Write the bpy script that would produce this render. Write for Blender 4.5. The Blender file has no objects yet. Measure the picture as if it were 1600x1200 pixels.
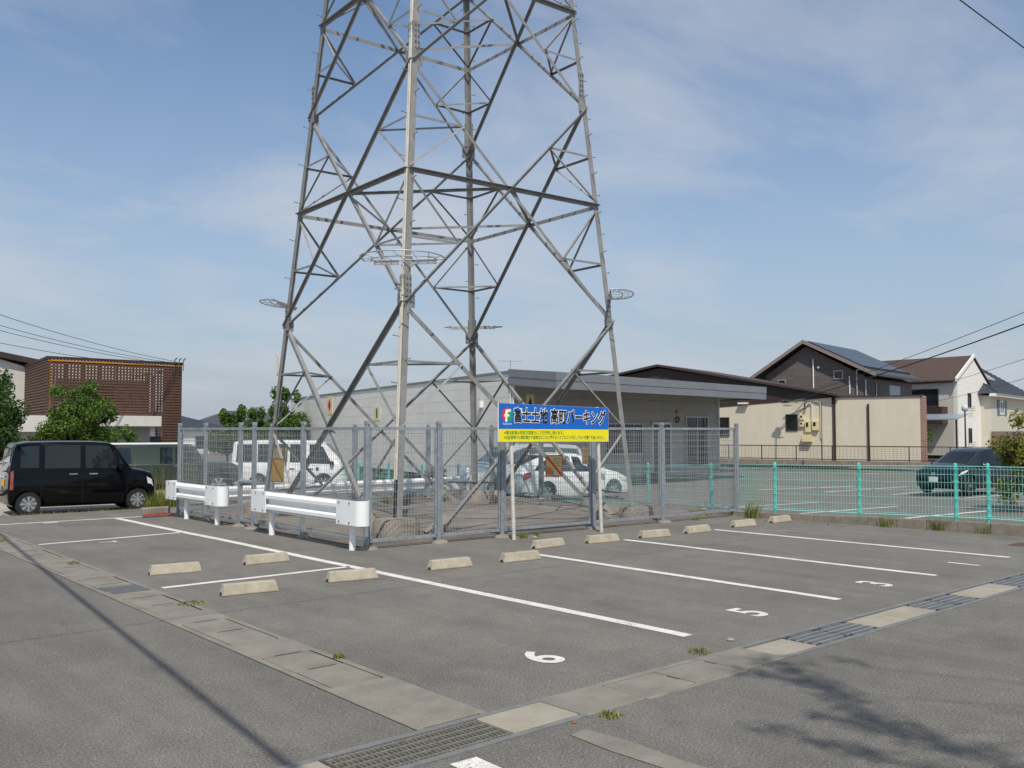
import bpy, bmesh, math, random
import numpy as np
from mathutils import Vector, Matrix
random.seed(7); np.random.seed(7)
R = math.radians
sc = bpy.context.scene
col = sc.collection
# ------------------------------------------------------------------ camera, sky, sun, exposure
cam = bpy.data.cameras.new('camera'); camo = bpy.data.objects.new('camera', cam); col.objects.link(camo)
cam.sensor_width = 36.0; cam.lens = 36.0*1458/1600; cam.clip_end = 3000; cam.clip_start = 0.05
camo.location = (0, 0, 2.0); camo.rotation_euler = (R(90+2.827), 0, R(48.362-90)); sc.camera = camo
SUN = Vector((-.40, -.58, 1)).normalized()
wd = bpy.data.worlds.new('World'); sc.world = wd; wd.use_nodes = True
nt = wd.node_tree; nt.nodes.clear()
wo = nt.nodes.new('ShaderNodeOutputWorld'); bg = nt.nodes.new('ShaderNodeBackground')
sky = nt.nodes.new('ShaderNodeTexSky'); sky.sky_type = 'NISHITA'; sky.sun_disc = False
sky.sun_elevation = math.asin(SUN.z); sky.sun_rotation = math.atan2(SUN.x, SUN.y) % (2*math.pi)
sky.altitude = 20; sky.air_density = 1.0; sky.dust_density = .7; sky.ozone_density = 2.0
tc = nt.nodes.new('ShaderNodeTexCoord'); sep = nt.nodes.new('ShaderNodeSeparateXYZ')
nt.links.new(tc.outputs['Generated'], sep.inputs[0])
def wmath(op, a, b):
    n = nt.nodes.new('ShaderNodeMath'); n.operation = op
    for i, v in enumerate((a, b)):
        if isinstance(v, (int, float)): n.inputs[i].default_value = v
        else: nt.links.new(v, n.inputs[i])
    return n.outputs[0]
zc = wmath('ADD', wmath('MAXIMUM', sep.outputs['Z'], 0.0), 0.22)
cmb = nt.nodes.new('ShaderNodeCombineXYZ')
nt.links.new(wmath('DIVIDE', sep.outputs['X'], zc), cmb.inputs[0]); nt.links.new(wmath('DIVIDE', sep.outputs['Y'], zc), cmb.inputs[1])
mp = nt.nodes.new('ShaderNodeMapping'); mp.inputs['Rotation'].default_value = (0, 0, R(40)); mp.inputs['Scale'].default_value = (0.75, 1.1, 1)
mp.inputs['Location'].default_value = (5.3, 2.2, 0)
nt.links.new(cmb.outputs[0], mp.inputs[0])
n1 = nt.nodes.new('ShaderNodeTexNoise'); n1.inputs['Scale'].default_value = 1.5; n1.inputs['Detail'].default_value = 9; n1.inputs['Roughness'].default_value = .56
n1.inputs['Distortion'].default_value = .35
nt.links.new(mp.outputs[0], n1.inputs['Vector'])
cr = nt.nodes.new('ShaderNodeValToRGB'); cr.color_ramp.elements[0].position = .42; cr.color_ramp.elements[1].position = .70
cr.color_ramp.elements[0].color = (.0, .0, .0, 1); cr.color_ramp.elements[1].color = (.80, .80, .80, 1)
nt.links.new(n1.outputs['Fac'], cr.inputs[0])
mx = nt.nodes.new('ShaderNodeMix'); mx.data_type = 'RGBA'
hz = wmath('SUBTRACT', 1.0, wmath('MULTIPLY', wmath('MAXIMUM', sep.outputs['Z'], 0.0), 2.4)); hz = wmath('MULTIPLY', wmath('POWER', wmath('MAXIMUM', hz, 0.0), 1.3), .92)   # low stratus towards the horizon
m0 = nt.nodes.new('ShaderNodeMix'); m0.data_type = 'RGBA'; nt.links.new(hz, m0.inputs['Factor']); nt.links.new(sky.outputs[0], m0.inputs['A']); m0.inputs['B'].default_value = (2.75, 3.2, 3.9, 1)
nt.links.new(cr.outputs[0], mx.inputs['Factor']); nt.links.new(m0.outputs['Result'], mx.inputs['A']); mx.inputs['B'].default_value = (4.3, 4.6, 5.1, 1)
nt.links.new(mx.outputs['Result'], bg.inputs['Color']); bg.inputs['Strength'].default_value = .108
nt.links.new(bg.outputs[0], wo.inputs[0])
sl = bpy.data.lights.new('sun', 'SUN'); sl.energy = 3.1; sl.angle = R(.53); sl.color = (1, .95, .87)
so = bpy.data.objects.new('sun', sl); col.objects.link(so); so.rotation_euler = (-SUN).to_track_quat('-Z', 'Y').to_euler(); so.location = (0, 0, 40)
sc.view_settings.view_transform = 'Standard'; sc.view_settings.look = 'None'; sc.view_settings.exposure = 0.28; sc.view_settings.gamma = 1.0
sc.view_settings.use_curve_mapping = False
sc.render.engine = 'CYCLES'; sc.render.resolution_x = 1024; sc.render.resolution_y = 768

# ------------------------------------------------------------------ materials
def lin(h):
    h = h.lstrip('#'); v = [int(h[i:i+2], 16)/255 for i in (0, 2, 4)]
    return tuple(x/12.92 if x <= .04045 else ((x+.055)/1.055)**2.4 for x in v)
MATS = {}
def mat(name, c, rough=.6, metal=0., var=.12, vs=3., c2=None, bump=0., bs=40., spec=.5, coat=0., speck=0., sps=140., det=5.):
    """principled with noise driven colour variation (large), optional speckle (small) and bump"""
    if name in MATS: return MATS[name]
    if isinstance(c, str): c = lin(c)
    if c2 is None: c2 = tuple(min(1, x*(1-var)) for x in c); c1 = tuple(min(1, x*(1+var)) for x in c)
    else:
        c1 = c; c2 = lin(c2) if isinstance(c2, str) else c2
    m = bpy.data.materials.new(name); m.use_nodes = True; t = m.node_tree; b = t.nodes['Principled BSDF']
    co = t.nodes.new('ShaderNodeTexCoord'); nz = t.nodes.new('ShaderNodeTexNoise'); nz.inputs['Scale'].default_value = vs; nz.inputs['Detail'].default_value = det
    nz.inputs['Roughness'].default_value = .6
    oi_ = t.nodes.new('ShaderNodeObjectInfo'); va = t.nodes.new('ShaderNodeVectorMath'); va.operation = 'MULTIPLY_ADD'
    t.links.new(oi_.outputs['Random'], va.inputs[0]); va.inputs[1].default_value = (11.3, 7.9, 5.1); t.links.new(co.outputs['Object'], va.inputs[2])
    t.links.new(va.outputs[0], nz.inputs['Vector'])
    rp = t.nodes.new('ShaderNodeValToRGB'); rp.color_ramp.elements[0].position = .32; rp.color_ramp.elements[1].position = .68
    rp.color_ramp.elements[0].color = (*c2, 1); rp.color_ramp.elements[1].color = (*c1, 1)
    t.links.new(nz.outputs['Fac'], rp.inputs[0]); out = rp.outputs[0]
    if speck:
        n2 = t.nodes.new('ShaderNodeTexNoise'); n2.inputs['Scale'].default_value = sps; n2.inputs['Detail'].default_value = 3; n2.inputs['Roughness'].default_value = .75
        t.links.new(co.outputs['Object'], n2.inputs['Vector'])
        r2 = t.nodes.new('ShaderNodeValToRGB'); r2.color_ramp.elements[0].position = .34; r2.color_ramp.elements[1].position = .70
        r2.color_ramp.elements[0].color = (1-speck,)*3+(1,); r2.color_ramp.elements[1].color = (1+speck*1.3,)*3+(1,)
        t.links.new(n2.outputs['Fac'], r2.inputs[0])
        mm = t.nodes.new('ShaderNodeMix'); mm.data_type = 'RGBA'; mm.blend_type = 'MULTIPLY'; mm.inputs['Factor'].default_value = 1
        t.links.new(out, mm.inputs['A']); t.links.new(r2.outputs[0], mm.inputs['B']); out = mm.outputs['Result']
    t.links.new(out, b.inputs['Base Color'])
    b.inputs['Roughness'].default_value = rough; b.inputs['Metallic'].default_value = metal
    b.inputs['Specular IOR Level'].default_value = spec; b.inputs['Coat Weight'].default_value = coat; b.inputs['Coat Roughness'].default_value = .04
    if bump:
        n3 = t.nodes.new('ShaderNodeTexNoise'); n3.inputs['Scale'].default_value = bs; n3.inputs['Detail'].default_value = 4
        t.links.new(co.outputs['Object'], n3.inputs['Vector'])
        bp = t.nodes.new('ShaderNodeBump'); bp.inputs['Strength'].default_value = bump; bp.inputs['Distance'].default_value = .02
        t.links.new(n3.outputs['Fac'], bp.inputs['Height']); t.links.new(bp.outputs[0], b.inputs['Normal'])
    MATS[name] = m; return m
def brickmat(name, c1, c2, mortar, sc_, bw, rh, bump=.4, rough=.8, msize=.02):
    if name in MATS: return MATS[name]
    m = bpy.data.materials.new(name); m.use_nodes = True; t = m.node_tree; b = t.nodes['Principled BSDF']
    uv = t.nodes.new('ShaderNodeUVMap'); br = t.nodes.new('ShaderNodeTexBrick'); t.links.new(uv.outputs[0], br.inputs['Vector'])
    br.inputs['Color1'].default_value = (*lin(c1), 1); br.inputs['Color2'].default_value = (*lin(c2), 1); br.inputs['Mortar'].default_value = (*lin(mortar), 1)
    br.inputs['Scale'].default_value = sc_; br.inputs['Brick Width'].default_value = bw; br.inputs['Row Height'].default_value = rh; br.inputs['Mortar Size'].default_value = msize
    t.links.new(br.outputs['Color'], b.inputs['Base Color']); b.inputs['Roughness'].default_value = rough
    bp = t.nodes.new('ShaderNodeBump'); bp.inputs['Strength'].default_value = bump; bp.inputs['Distance'].default_value = .02; bp.invert = True
    t.links.new(br.outputs['Fac'], bp.inputs['Height']); t.links.new(bp.outputs[0], b.inputs['Normal'])
    MATS[name] = m; return m
def glassmat(name, c, rough=.03, trans=0.):
    if name in MATS: return MATS[name]
    m = bpy.data.materials.new(name); m.use_nodes = True; t = m.node_tree; b = t.nodes['Principled BSDF']
    co = t.nodes.new('ShaderNodeTexCoord'); nz = t.nodes.new('ShaderNodeTexNoise'); nz.inputs['Scale'].default_value = 1.5
    t.links.new(co.outputs['Object'], nz.inputs['Vector'])
    rp = t.nodes.new('ShaderNodeValToRGB'); rp.color_ramp.elements[0].color = (*[x*.6 for x in lin(c)], 1); rp.color_ramp.elements[1].color = (*[x*1.4 for x in lin(c)], 1)
    t.links.new(nz.outputs['Fac'], rp.inputs[0]); t.links.new(rp.outputs[0], b.inputs['Base Color'])
    b.inputs['Roughness'].default_value = rough; b.inputs['IOR'].default_value = 1.5; b.inputs['Specular IOR Level'].default_value = .6
    MATS[name] = m; return m
def leafmat(name, c1, c2):
    if name in MATS: return MATS[name]
    m = bpy.data.materials.new(name); m.use_nodes = True; t = m.node_tree; b = t.nodes['Principled BSDF']
    co = t.nodes.new('ShaderNodeTexCoord'); nz = t.nodes.new('ShaderNodeTexNoise'); nz.inputs['Scale'].default_value = 2.3; nz.inputs['Detail'].default_value = 6
    t.links.new(co.outputs['Object'], nz.inputs['Vector'])
    rp = t.nodes.new('ShaderNodeValToRGB'); rp.color_ramp.elements[0].position = .35; rp.color_ramp.elements[1].position = .65
    rp.color_ramp.elements[0].color = (*lin(c1), 1); rp.color_ramp.elements[1].color = (*lin(c2), 1)
    t.links.new(nz.outputs['Fac'], rp.inputs[0]); t.links.new(rp.outputs[0], b.inputs['Base Color'])
    nf = t.nodes.new('ShaderNodeTexNoise'); nf.inputs['Scale'].default_value = 9.0; nf.inputs['Detail'].default_value = 2; t.links.new(co.outputs['Object'], nf.inputs['Vector'])
    rf_ = t.nodes.new('ShaderNodeValToRGB'); rf_.color_ramp.elements[0].position = .3; rf_.color_ramp.elements[1].position = .7; rf_.color_ramp.elements[0].color = (.55, .6, .6, 1); rf_.color_ramp.elements[1].color = (1.15, 1.1, .9, 1); t.links.new(nf.outputs['Fac'], rf_.inputs[0])
    km = t.nodes.new('ShaderNodeMix'); km.data_type = 'RGBA'; km.blend_type = 'MULTIPLY'; km.inputs['Factor'].default_value = 1; t.links.new(rp.outputs[0], km.inputs['A']); t.links.new(rf_.outputs[0], km.inputs['B']); t.links.new(km.outputs['Result'], b.inputs['Base Color'])
    b.inputs['Roughness'].default_value = .5; b.inputs['Specular IOR Level'].default_value = .35
    tr = t.nodes.new('ShaderNodeBsdfTranslucent'); t.links.new(km.outputs['Result'], tr.inputs['Color'])
    ms = t.nodes.new('ShaderNodeMixShader'); ms.inputs[0].default_value = .28
    o = t.nodes['Material Output']; t.links.new(b.outputs[0], ms.inputs[1]); t.links.new(tr.outputs[0], ms.inputs[2]); t.links.new(ms.outputs[0], o.inputs[0])
    MATS[name] = m; return m

def asphalt(name, base, tint):
    if name in MATS: return MATS[name]
    m = bpy.data.materials.new(name); m.use_nodes = True; t = m.node_tree; b = t.nodes['Principled BSDF']
    co = t.nodes.new('ShaderNodeTexCoord')
    def noise(s, d=4, r=.6, vec=None):
        n = t.nodes.new('ShaderNodeTexNoise'); n.inputs['Scale'].default_value = s; n.inputs['Detail'].default_value = d; n.inputs['Roughness'].default_value = r
        t.links.new(vec or co.outputs['Object'], n.inputs['Vector']); return n.outputs['Fac']
    def ramp(f, p0, c0, p1, c1):
        r = t.nodes.new('ShaderNodeValToRGB'); r.color_ramp.elements[0].position = p0; r.color_ramp.elements[1].position = p1
        r.color_ramp.elements[0].color = (*c0, 1); r.color_ramp.elements[1].color = (*c1, 1); t.links.new(f, r.inputs[0]); return r.outputs[0]
    def mul(a, c):
        k = t.nodes.new('ShaderNodeMix'); k.data_type = 'RGBA'; k.blend_type = 'MULTIPLY'; k.inputs['Factor'].default_value = 1
        t.links.new(a, k.inputs['A']); t.links.new(c, k.inputs['B']); return k.outputs['Result']
    c = tuple(base*x for x in tint)
    o = ramp(noise(.55, 6, .65), .3, tuple(x*.84 for x in c), .7, tuple(x*1.1 for x in c))      # traffic wear, weathering
    mpn = t.nodes.new('ShaderNodeMapping'); mpn.inputs['Scale'].default_value = (1.6, .22, 1); t.links.new(co.outputs['Object'], mpn.inputs[0])
    o = mul(o, ramp(noise(1.6, 4, .6, mpn.outputs[0]), .35, (.90, .90, .90), .65, (1.06, 1.06, 1.06)))     # tyre tracks
    o = mul(o, ramp(noise(4.5, 5, .7), .3, (.90,)*3, .72, (1.07,)*3))
    st = ramp(noise(.9, 5, .62), .56, (1, 1, 1), .76, (.76, .755, .75)); o = mul(o, st)            # oil stains
    o = mul(o, ramp(noise(58, 4, .85), .38, (.48,)*3, .62, (1.48,)*3))                            # aggregate
    v = t.nodes.new('ShaderNodeTexVoronoi'); v.inputs['Scale'].default_value = 26; t.links.new(co.outputs['Object'], v.inputs['Vector'])
    o = mul(o, ramp(v.outputs['Distance'], .07, (2.1,)*3, .16, (1, 1, 1)))                       # bright stones
    t.links.new(o, b.inputs['Base Color']); b.inputs['Roughness'].default_value = .88; b.inputs['Specular IOR Level'].default_value = .3
    bp = t.nodes.new('ShaderNodeBump'); bp.inputs['Strength'].default_value = .45; bp.inputs['Distance'].default_value = .006
    t.links.new(noise(110, 3, .7), bp.inputs['Height']); t.links.new(bp.outputs[0], b.inputs['Normal'])
    MATS[name] = m; return m

M_LOT = asphalt('lot_asphalt', .172, (1.07, 1.0, .86))
M_ROAD = asphalt('road_asphalt', .160, (1.07, 1.0, .87))
M_NLOT = asphalt('neighbour_asphalt', .165, (1.07, 1, .87))
M_GROUND = mat('dirt_ground', '#7c7565', .95, var=.2, vs=.8, speck=.3, sps=30)
M_GRAVEL = mat('gravel', '#a59d8e', .95, var=.15, vs=1.5, speck=.5, sps=22, bump=.6, bs=30)
M_YARD = mat('yard_soil', '#857c70', .95, c2='#645c52', vs=.9, speck=.25, sps=45, bump=.3, bs=25)
M_PAINT = mat('road_paint', '#e2dfd6', .75, c2='#c9c5ba', vs=7, speck=.2, sps=75)
def paintmat():
    m = M_PAINT; t = m.node_tree; b = t.nodes['Principled BSDF']; src = b.inputs['Base Color'].links[0].from_socket; co = t.nodes.new('ShaderNodeTexCoord')
    n1_ = t.nodes.new('ShaderNodeTexNoise'); n1_.inputs['Scale'].default_value = 42; n1_.inputs['Detail'].default_value = 5; n1_.inputs['Roughness'].default_value = .75; t.links.new(co.outputs['Object'], n1_.inputs['Vector'])
    n2_ = t.nodes.new('ShaderNodeTexNoise'); n2_.inputs['Scale'].default_value = 1.6; n2_.inputs['Detail'].default_value = 3; t.links.new(co.outputs['Object'], n2_.inputs['Vector'])
    ad = t.nodes.new('ShaderNodeMath'); ad.operation = 'MULTIPLY_ADD'; t.links.new(n2_.outputs['Fac'], ad.inputs[0]); ad.inputs[1].default_value = .55; t.links.new(n1_.outputs['Fac'], ad.inputs[2])
    r_ = t.nodes.new('ShaderNodeValToRGB'); r_.color_ramp.elements[0].position = .90; r_.color_ramp.elements[1].position = .98; t.links.new(ad.outputs[0], r_.inputs[0])
    k = t.nodes.new('ShaderNodeMix'); k.data_type = 'RGBA'; t.links.new(r_.outputs[0], k.inputs['Factor']); t.links.new(src, k.inputs['A']); k.inputs['B'].default_value = (.19, .175, .15, 1); t.links.new(k.outputs['Result'], b.inputs['Base Color'])
paintmat()
M_CONC = mat('concrete_lid', '#8b8579', .9, c2='#767066', vs=2.5, speck=.2, sps=110, bump=.2, bs=70)
M_CONC2 = mat('concrete_clean', '#a39b8b', .9, c2='#938b7b', vs=3, speck=.15, sps=110, bump=.15, bs=70)
M_CONCD = mat('concrete_old', '#938b7d', .92, c2='#787063', vs=4, speck=.22, sps=80, bump=.3, bs=40)
M_STOP = mat('wheel_stop_concrete', '#b5ac97', .9, c2='#9d947f', vs=6, speck=.2, sps=120, bump=.25, bs=80)
M_GALV = mat('galvanised_steel', '#a9afb1', .5, .35, c2='#8b9296', vs=7, speck=.08, sps=35, spec=.5)
M_GALVD = mat('galvanised_steel_bright', '#b5b7b7', .5, .25, c2='#989c9d', vs=6)
M_TOWER = mat('weathered_tower_steel', '#94938f', .62, .10, c2='#7d7d7a', vs=4, speck=.08, sps=30)
M_FPOST = mat('fence_steel', '#9aa1a5', .55, .2, c2='#838b90', vs=9, speck=.08, sps=40)
M_WIRE = mat('wire_steel', '#a3a7a8', .5, .2, var=.08)
M_MINT = mat('mint_paint', '#62cfc0', .45, c2='#55c1b2', vs=4)
M_MINTW = mat('mint_wire', '#96ddd3', .5, c2='#86d3c8', vs=4)
M_WHITEP = mat('white_enamel', '#f6f6f4', .38, c2='#ecece9', vs=2, spec=.5)
M_WHITE = mat('white_plain', '#e8e6e0', .7, var=.05)
M_DARKST = mat('dark_steel', '#62615f', .6, .1, var=.2, vs=12)
M_GRATE = mat('old_grating', '#8a867c', .7, .2, c2='#6a665c', vs=20)
M_EDGE = mat('steel_edge_angle', '#83827f', .6, .1, c2='#6f6e6b', vs=9)
M_BLACK = mat('black_plastic', '#161616', .5, var=.2)
M_RUBBER = mat('rubber', '#1c1c1c', .8, var=.15)
M_PIT = mat('drain_bottom', '#3a372f', .95, var=.3)
M_CREAM = mat('cream_plastic', '#cfcabb', .6, c2='#bdb8a9', vs=4)
M_BARK = mat('bark', '#5a4a3a', .95, var=.3, vs=12, bump=.5, bs=20)
M_LEAF = leafmat('leaf_green', '#3c5a20', '#6b8c34')
M_LEAF2 = leafmat('leaf_bright', '#3a5a1e', '#668a34')
M_LEAFD = leafmat('leaf_dark', '#2e4a1c', '#4f7030')
M_LEAFY = leafmat('leaf_yellowish', '#56601f', '#97983a')
M_GRASS = leafmat('grass_blade', '#6c7a38', '#a0a35a')
M_STRAW = leafmat('straw', '#7d7a4e', '#9f9a68')

# ------------------------------------------------------------------ mesh helpers
def V(*a): return Vector(a)
class MB:
    def __init__(s): s.v = []; s.f = []; s.uv = {}
    def add(s, vs, fs):
        o = len(s.v); s.v += [tuple(p) for p in vs]; s.f += [tuple(i+o for i in f) for f in fs]; return s
    def box(s, c, d, rz=0.):
        x, y, z = [k/2 for k in d]; cs, sn = math.cos(rz), math.sin(rz)
        vs = [(c[0]+a*x*cs-b*y*sn, c[1]+a*x*sn+b*y*cs, c[2]+e*z) for e in (-1, 1) for b in (-1, 1) for a in (-1, 1)]
        return s.add(vs, [(0, 2, 3, 1), (4, 5, 7, 6), (0, 1, 5, 4), (2, 6, 7, 3), (0, 4, 6, 2), (1, 3, 7, 5)])
    def bb(s, x0, x1, y0, y1, z0, z1): return s.box(((x0+x1)/2, (y0+y1)/2, (z0+z1)/2), (abs(x1-x0), abs(y1-y0), abs(z1-z0)))
    def tube(s, p0, p1, r, n=8, r2=None, caps=True):
        p0, p1 = Vector(p0), Vector(p1); d = (p1-p0).normalized(); a = d.orthogonal().normalized(); b = d.cross(a); r2 = r if r2 is None else r2
        vs = []
        for p, q in ((p0, r), (p1, r2)):
            for i in range(n):
                t = 2*math.pi*(i+.5)/n; vs.append(p+a*math.cos(t)*q+b*math.sin(t)*q)
        fs = [(i, (i+1) % n, n+(i+1) % n, n+i) for i in range(n)]
        if caps: fs += [tuple(range(n-1, -1, -1)), tuple(range(n, 2*n))]
        return s.add(vs, fs)
    def path(s, pts, r, n=6):
        pts = [Vector(p) for p in pts]; vs = []; fs = []; ref = None
        for i, p in enumerate(pts):
            d = (pts[min(i+1, len(pts)-1)]-pts[max(i-1, 0)]).normalized()
            a = d.orthogonal().normalized() if ref is None else (ref-d*ref.dot(d)).normalized()
            ref = a; b = d.cross(a)
            for k in range(n):
                t = 2*math.pi*(k+.5)/n; vs.append(p+a*math.cos(t)*r+b*math.sin(t)*r)
        for i in range(len(pts)-1):
            for k in range(n): fs.append((i*n+k, i*n+(k+1) % n, (i+1)*n+(k+1) % n, (i+1)*n+k))
        fs += [tuple(range(n-1, -1, -1)), tuple(range((len(pts)-1)*n, len(pts)*n))]
        return s.add(vs, fs)
    def angle(s, p0, p1, w, t, A, B):
        """L profile: corner on the line, flanges towards A and B"""
        p0, p1 = Vector(p0), Vector(p1); d = (p1-p0).normalized(); A = Vector(A); B = Vector(B)
        A = (A-d*A.dot(d)).normalized(); B = (B-d*B.dot(d)-A*(B-d*B.dot(d)).dot(A)).normalized()
        pr = [V(0, 0), V(w, 0), V(w, t), V(t, t), V(t, w), V(0, w)]; vs = []
        for p in (p0, p1): vs += [p+A*q.x+B*q.y for q in pr]
        fs = [(i, (i+1) % 6, 6+(i+1) % 6, 6+i) for i in range(6)]+[(5, 4, 3, 0), (3, 2, 1, 0), (6, 9, 10, 11), (6, 7, 8, 9)]
        return s.add(vs, fs)
    def prism(s, poly, ext):
        """poly: 3-D points of a planar outline, ext: extrusion vector"""
        n = len(poly); e = Vector(ext); vs = [Vector(p) for p in poly]+[Vector(p)+e for p in poly]
        return s.add(vs, [tuple(range(n-1, -1, -1)), tuple(range(n, 2*n))]+[(i, (i+1) % n, n+(i+1) % n, n+i) for i in range(n)])
    def lathe(s, prof, c, axis='Z', n=16):
        vs = []; fs = []
        for r, h in prof:
            for k in range(n):
                t = 2*math.pi*k/n; x, y = r*math.cos(t), r*math.sin(t)
                q = (x, y, h) if axis == 'Z' else (x, h, y)
                vs.append((c[0]+q[0], c[1]+q[1], c[2]+q[2]))
        m = len(prof)
        for i in range(m-1):
            for k in range(n): fs.append((i*n+k, i*n+(k+1) % n, (i+1)*n+(k+1) % n, (i+1)*n+k))
        fs += [tuple(range(n-1, -1, -1)), tuple(range((m-1)*n, m*n))]
        return s.add(vs, fs)
def mesh_from(mb, m, smooth=False, fix=True, ang=35, bevel=0.):
    me = bpy.data.meshes.new('m'); me.from_pydata(mb.v, [], mb.f); me.materials.append(m)
    if fix or bevel:
        bm = bmesh.new(); bm.from_mesh(me)
        bmesh.ops.recalc_face_normals(bm, faces=bm.faces)
        if bevel: bmesh.ops.bevel(bm, geom=[e for e in bm.edges if e.is_manifold and e.calc_face_angle(0) > .5], offset=bevel, segments=1, affect='EDGES', clamp_overlap=True)
        bm.to_mesh(me); bm.free()
    if smooth:
        for p in me.polygons: p.use_smooth = True
        me.set_sharp_from_angle(angle=R(ang))
    me.update(); return me
def boxuv(me, s=1.):
    uv = me.uv_layers.new(name='UVMap'); 
    for p in me.polygons:
        n = p.normal
        for li in p.loop_indices:
            c = me.vertices[me.loops[li].vertex_index].co
            h = n.orthogonal()
            if abs(n.z) > .8: u, v = c.x, c.y
            else:
                t = Vector((-n.y, n.x, 0)).normalized(); u = c.dot(t); v = c.z if abs(n.z) < .15 else c.dot(n.cross(t))
            uv.data[li].uv = (u*s, v*s)
def part(name, mb, m, parent=None, smooth=False, fix=True, bevel=0., loc=None, ang=35, uv=False, kind=None):
    me = mb if isinstance(mb, bpy.types.Mesh) else mesh_from(mb, m, smooth, fix, ang, bevel)
    me.name = name
    if uv: boxuv(me)
    o = bpy.data.objects.new(name, me); col.objects.link(o)
    if parent is not None: o.parent = parent
    if loc is not None: o.location = loc
    if kind: o['kind'] = kind
    return o
def thing(name, label, cat, loc=(0, 0, 0), rz=0., group=None):
    o = bpy.data.objects.new(name, None); col.objects.link(o); o.empty_display_size = .2
    o.location = loc; o.rotation_euler = (0, 0, rz); o['label'] = label; o['category'] = cat
    if group: o['group'] = group
    return o
def tag(o, label, cat, group=None):
    o['label'] = label; o['category'] = cat
    if group: o['group'] = group
    return o
def struct(o): o['kind'] = 'structure'; return o
def inst(me, name, parent=None, loc=(0, 0, 0), rz=0., scale=None):
    o = bpy.data.objects.new(name, me); col.objects.link(o); o.location = loc; o.rotation_euler = (0, 0, rz)
    if parent is not None: o.parent = parent
    if scale: o.scale = scale
    return o
def sheet(name, poly, z, m, kind=True):
    mb = MB(); mb.add([(x, y, z) for x, y in poly], [tuple(range(len(poly)))])
    o = part(name, mb, m, fix=False)
    return struct(o) if kind else o
def copy_tree(o, parent=None):
    c = o.copy(); col.objects.link(c); c.parent = parent
    for ch in list(o.children): copy_tree(ch, c)
    return c

# ------------------------------------------------------------------ ground, lot, road
gx = lambda y: 3.72+.026*(y-5.1)         # road side edge of the left gutter
sheet('ground', [(-700, -700), (900, -700), (900, 900), (-700, 900)], -.40, M_GROUND)
# slightly uneven lot: a grid sheet with gentle undulation kept under 1 cm
def lotgrid(name, fx, y0, y1, nx, ny, m, zf):
    vs = []; fs = []
    for j in range(ny+1):
        y = y0+(y1-y0)*j/ny; a, b = fx(y)
        for i in range(nx+1):
            x = a+(b-a)*i/nx; vs.append((x, y, zf(x, y)))
    for j in range(ny):
        for i in range(nx): k = j*(nx+1)+i; fs.append((k, k+1, k+nx+2, k+nx+1))
    mb = MB(); mb.add(vs, fs); return part(name, mb, m, fix=False, smooth=True)
lot = struct(lotgrid('parking_lot', lambda y: (gx(y)+.61, 18.46+.08*max(0, 12.9-y)), 5.10, 24.1, 30, 40, M_LOT, lambda x, y: 0.0))
road = MB()
road.add([(-80, 5.1, 0), (gx(5.1), 5.1, 0), (gx(24.1), 24.1, 0), (gx(60), 60, 0), (-80, 60, 0)], [(0, 1, 2, 3, 4)])
road.add([(-80, -80, 0), (80, -80, 0), (80, 4.62, 0), (-80, 4.62, 0)], [(0, 1, 2, 3)])
struct(part('road', road, M_ROAD, fix=False))
sheet('gravel_lot', [(gx(24.1), 24.1), (14.5, 24.1), (15.5, 75), (gx(60), 75)], -.06, M_GRAVEL)
def nz_(x, y): t = min(1, max(0, (y-10)/9)); return -.07-.23*t*t*(3-2*t)
struct(lotgrid('neighbour_parking_lot', lambda y: (18.7 if y < 22.5 else 9.0, 75), -30, 120, 6, 240, M_NLOT, nz_))
nlot = bpy.data.objects['neighbour_parking_lot']
for a, b in (((22.42, 16.27), (24.62, 15.6)), ((21.74, 12.89), (23.56, 12.55)), ((21.85, 10.27), (23.94, 9.99)), ((31.55, 20.47), (34.43, 19.74)), ((32.3, 18.18), (35.46, 17.82)), ((31.68, 15.33), (33.19, 15.31)), ((30.47, 12.29), (31.62, 12.08))):
    A = Vector(a); B = Vector(b); d = (B-A).normalized(); A = A-d*.6; B = B+d*1.6; n_ = Vector((-d.y, d.x))*.075; mb = MB(); vs = []
    for k in range(7):
        p = A+(B-A)*k/6
        for q in (p+n_, p-n_): vs.append((q.x, q.y, nz_(q.x, q.y)+.008))
    mb.add(vs, [(2*k, 2*k+1, 2*k+3, 2*k+2) for k in range(6)]); part('white_line', mb, M_PAINT, nlot, fix=False)
sheet('yard', [(8.72, 13.42), (18.6, 12.92), (18.72, 22.4), (8.9, 22.4)], .012, M_YARD)
sheet('gravel_bed_edge', [(8.9, 22.4), (18.72, 22.4), (18.7, 22.45), (8.9, 22.45)], .0, M_CONCD)
# bank down to the neighbouring lot
bk = MB(); bk.add([(18.62, 12.9, .012), (18.72, 22.5, .012), (18.95, 22.5, -.31), (18.95, 12.9, -.2)], [(0, 3, 2, 1)]); bk.add([(8.9, 22.4, .012), (18.72, 22.4, .012), (18.8, 22.8, -.31), (8.9, 22.8, -.31)], [(0, 1, 2, 3)])
struct(part('bank', bk, M_YARD, fix=False))

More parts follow.
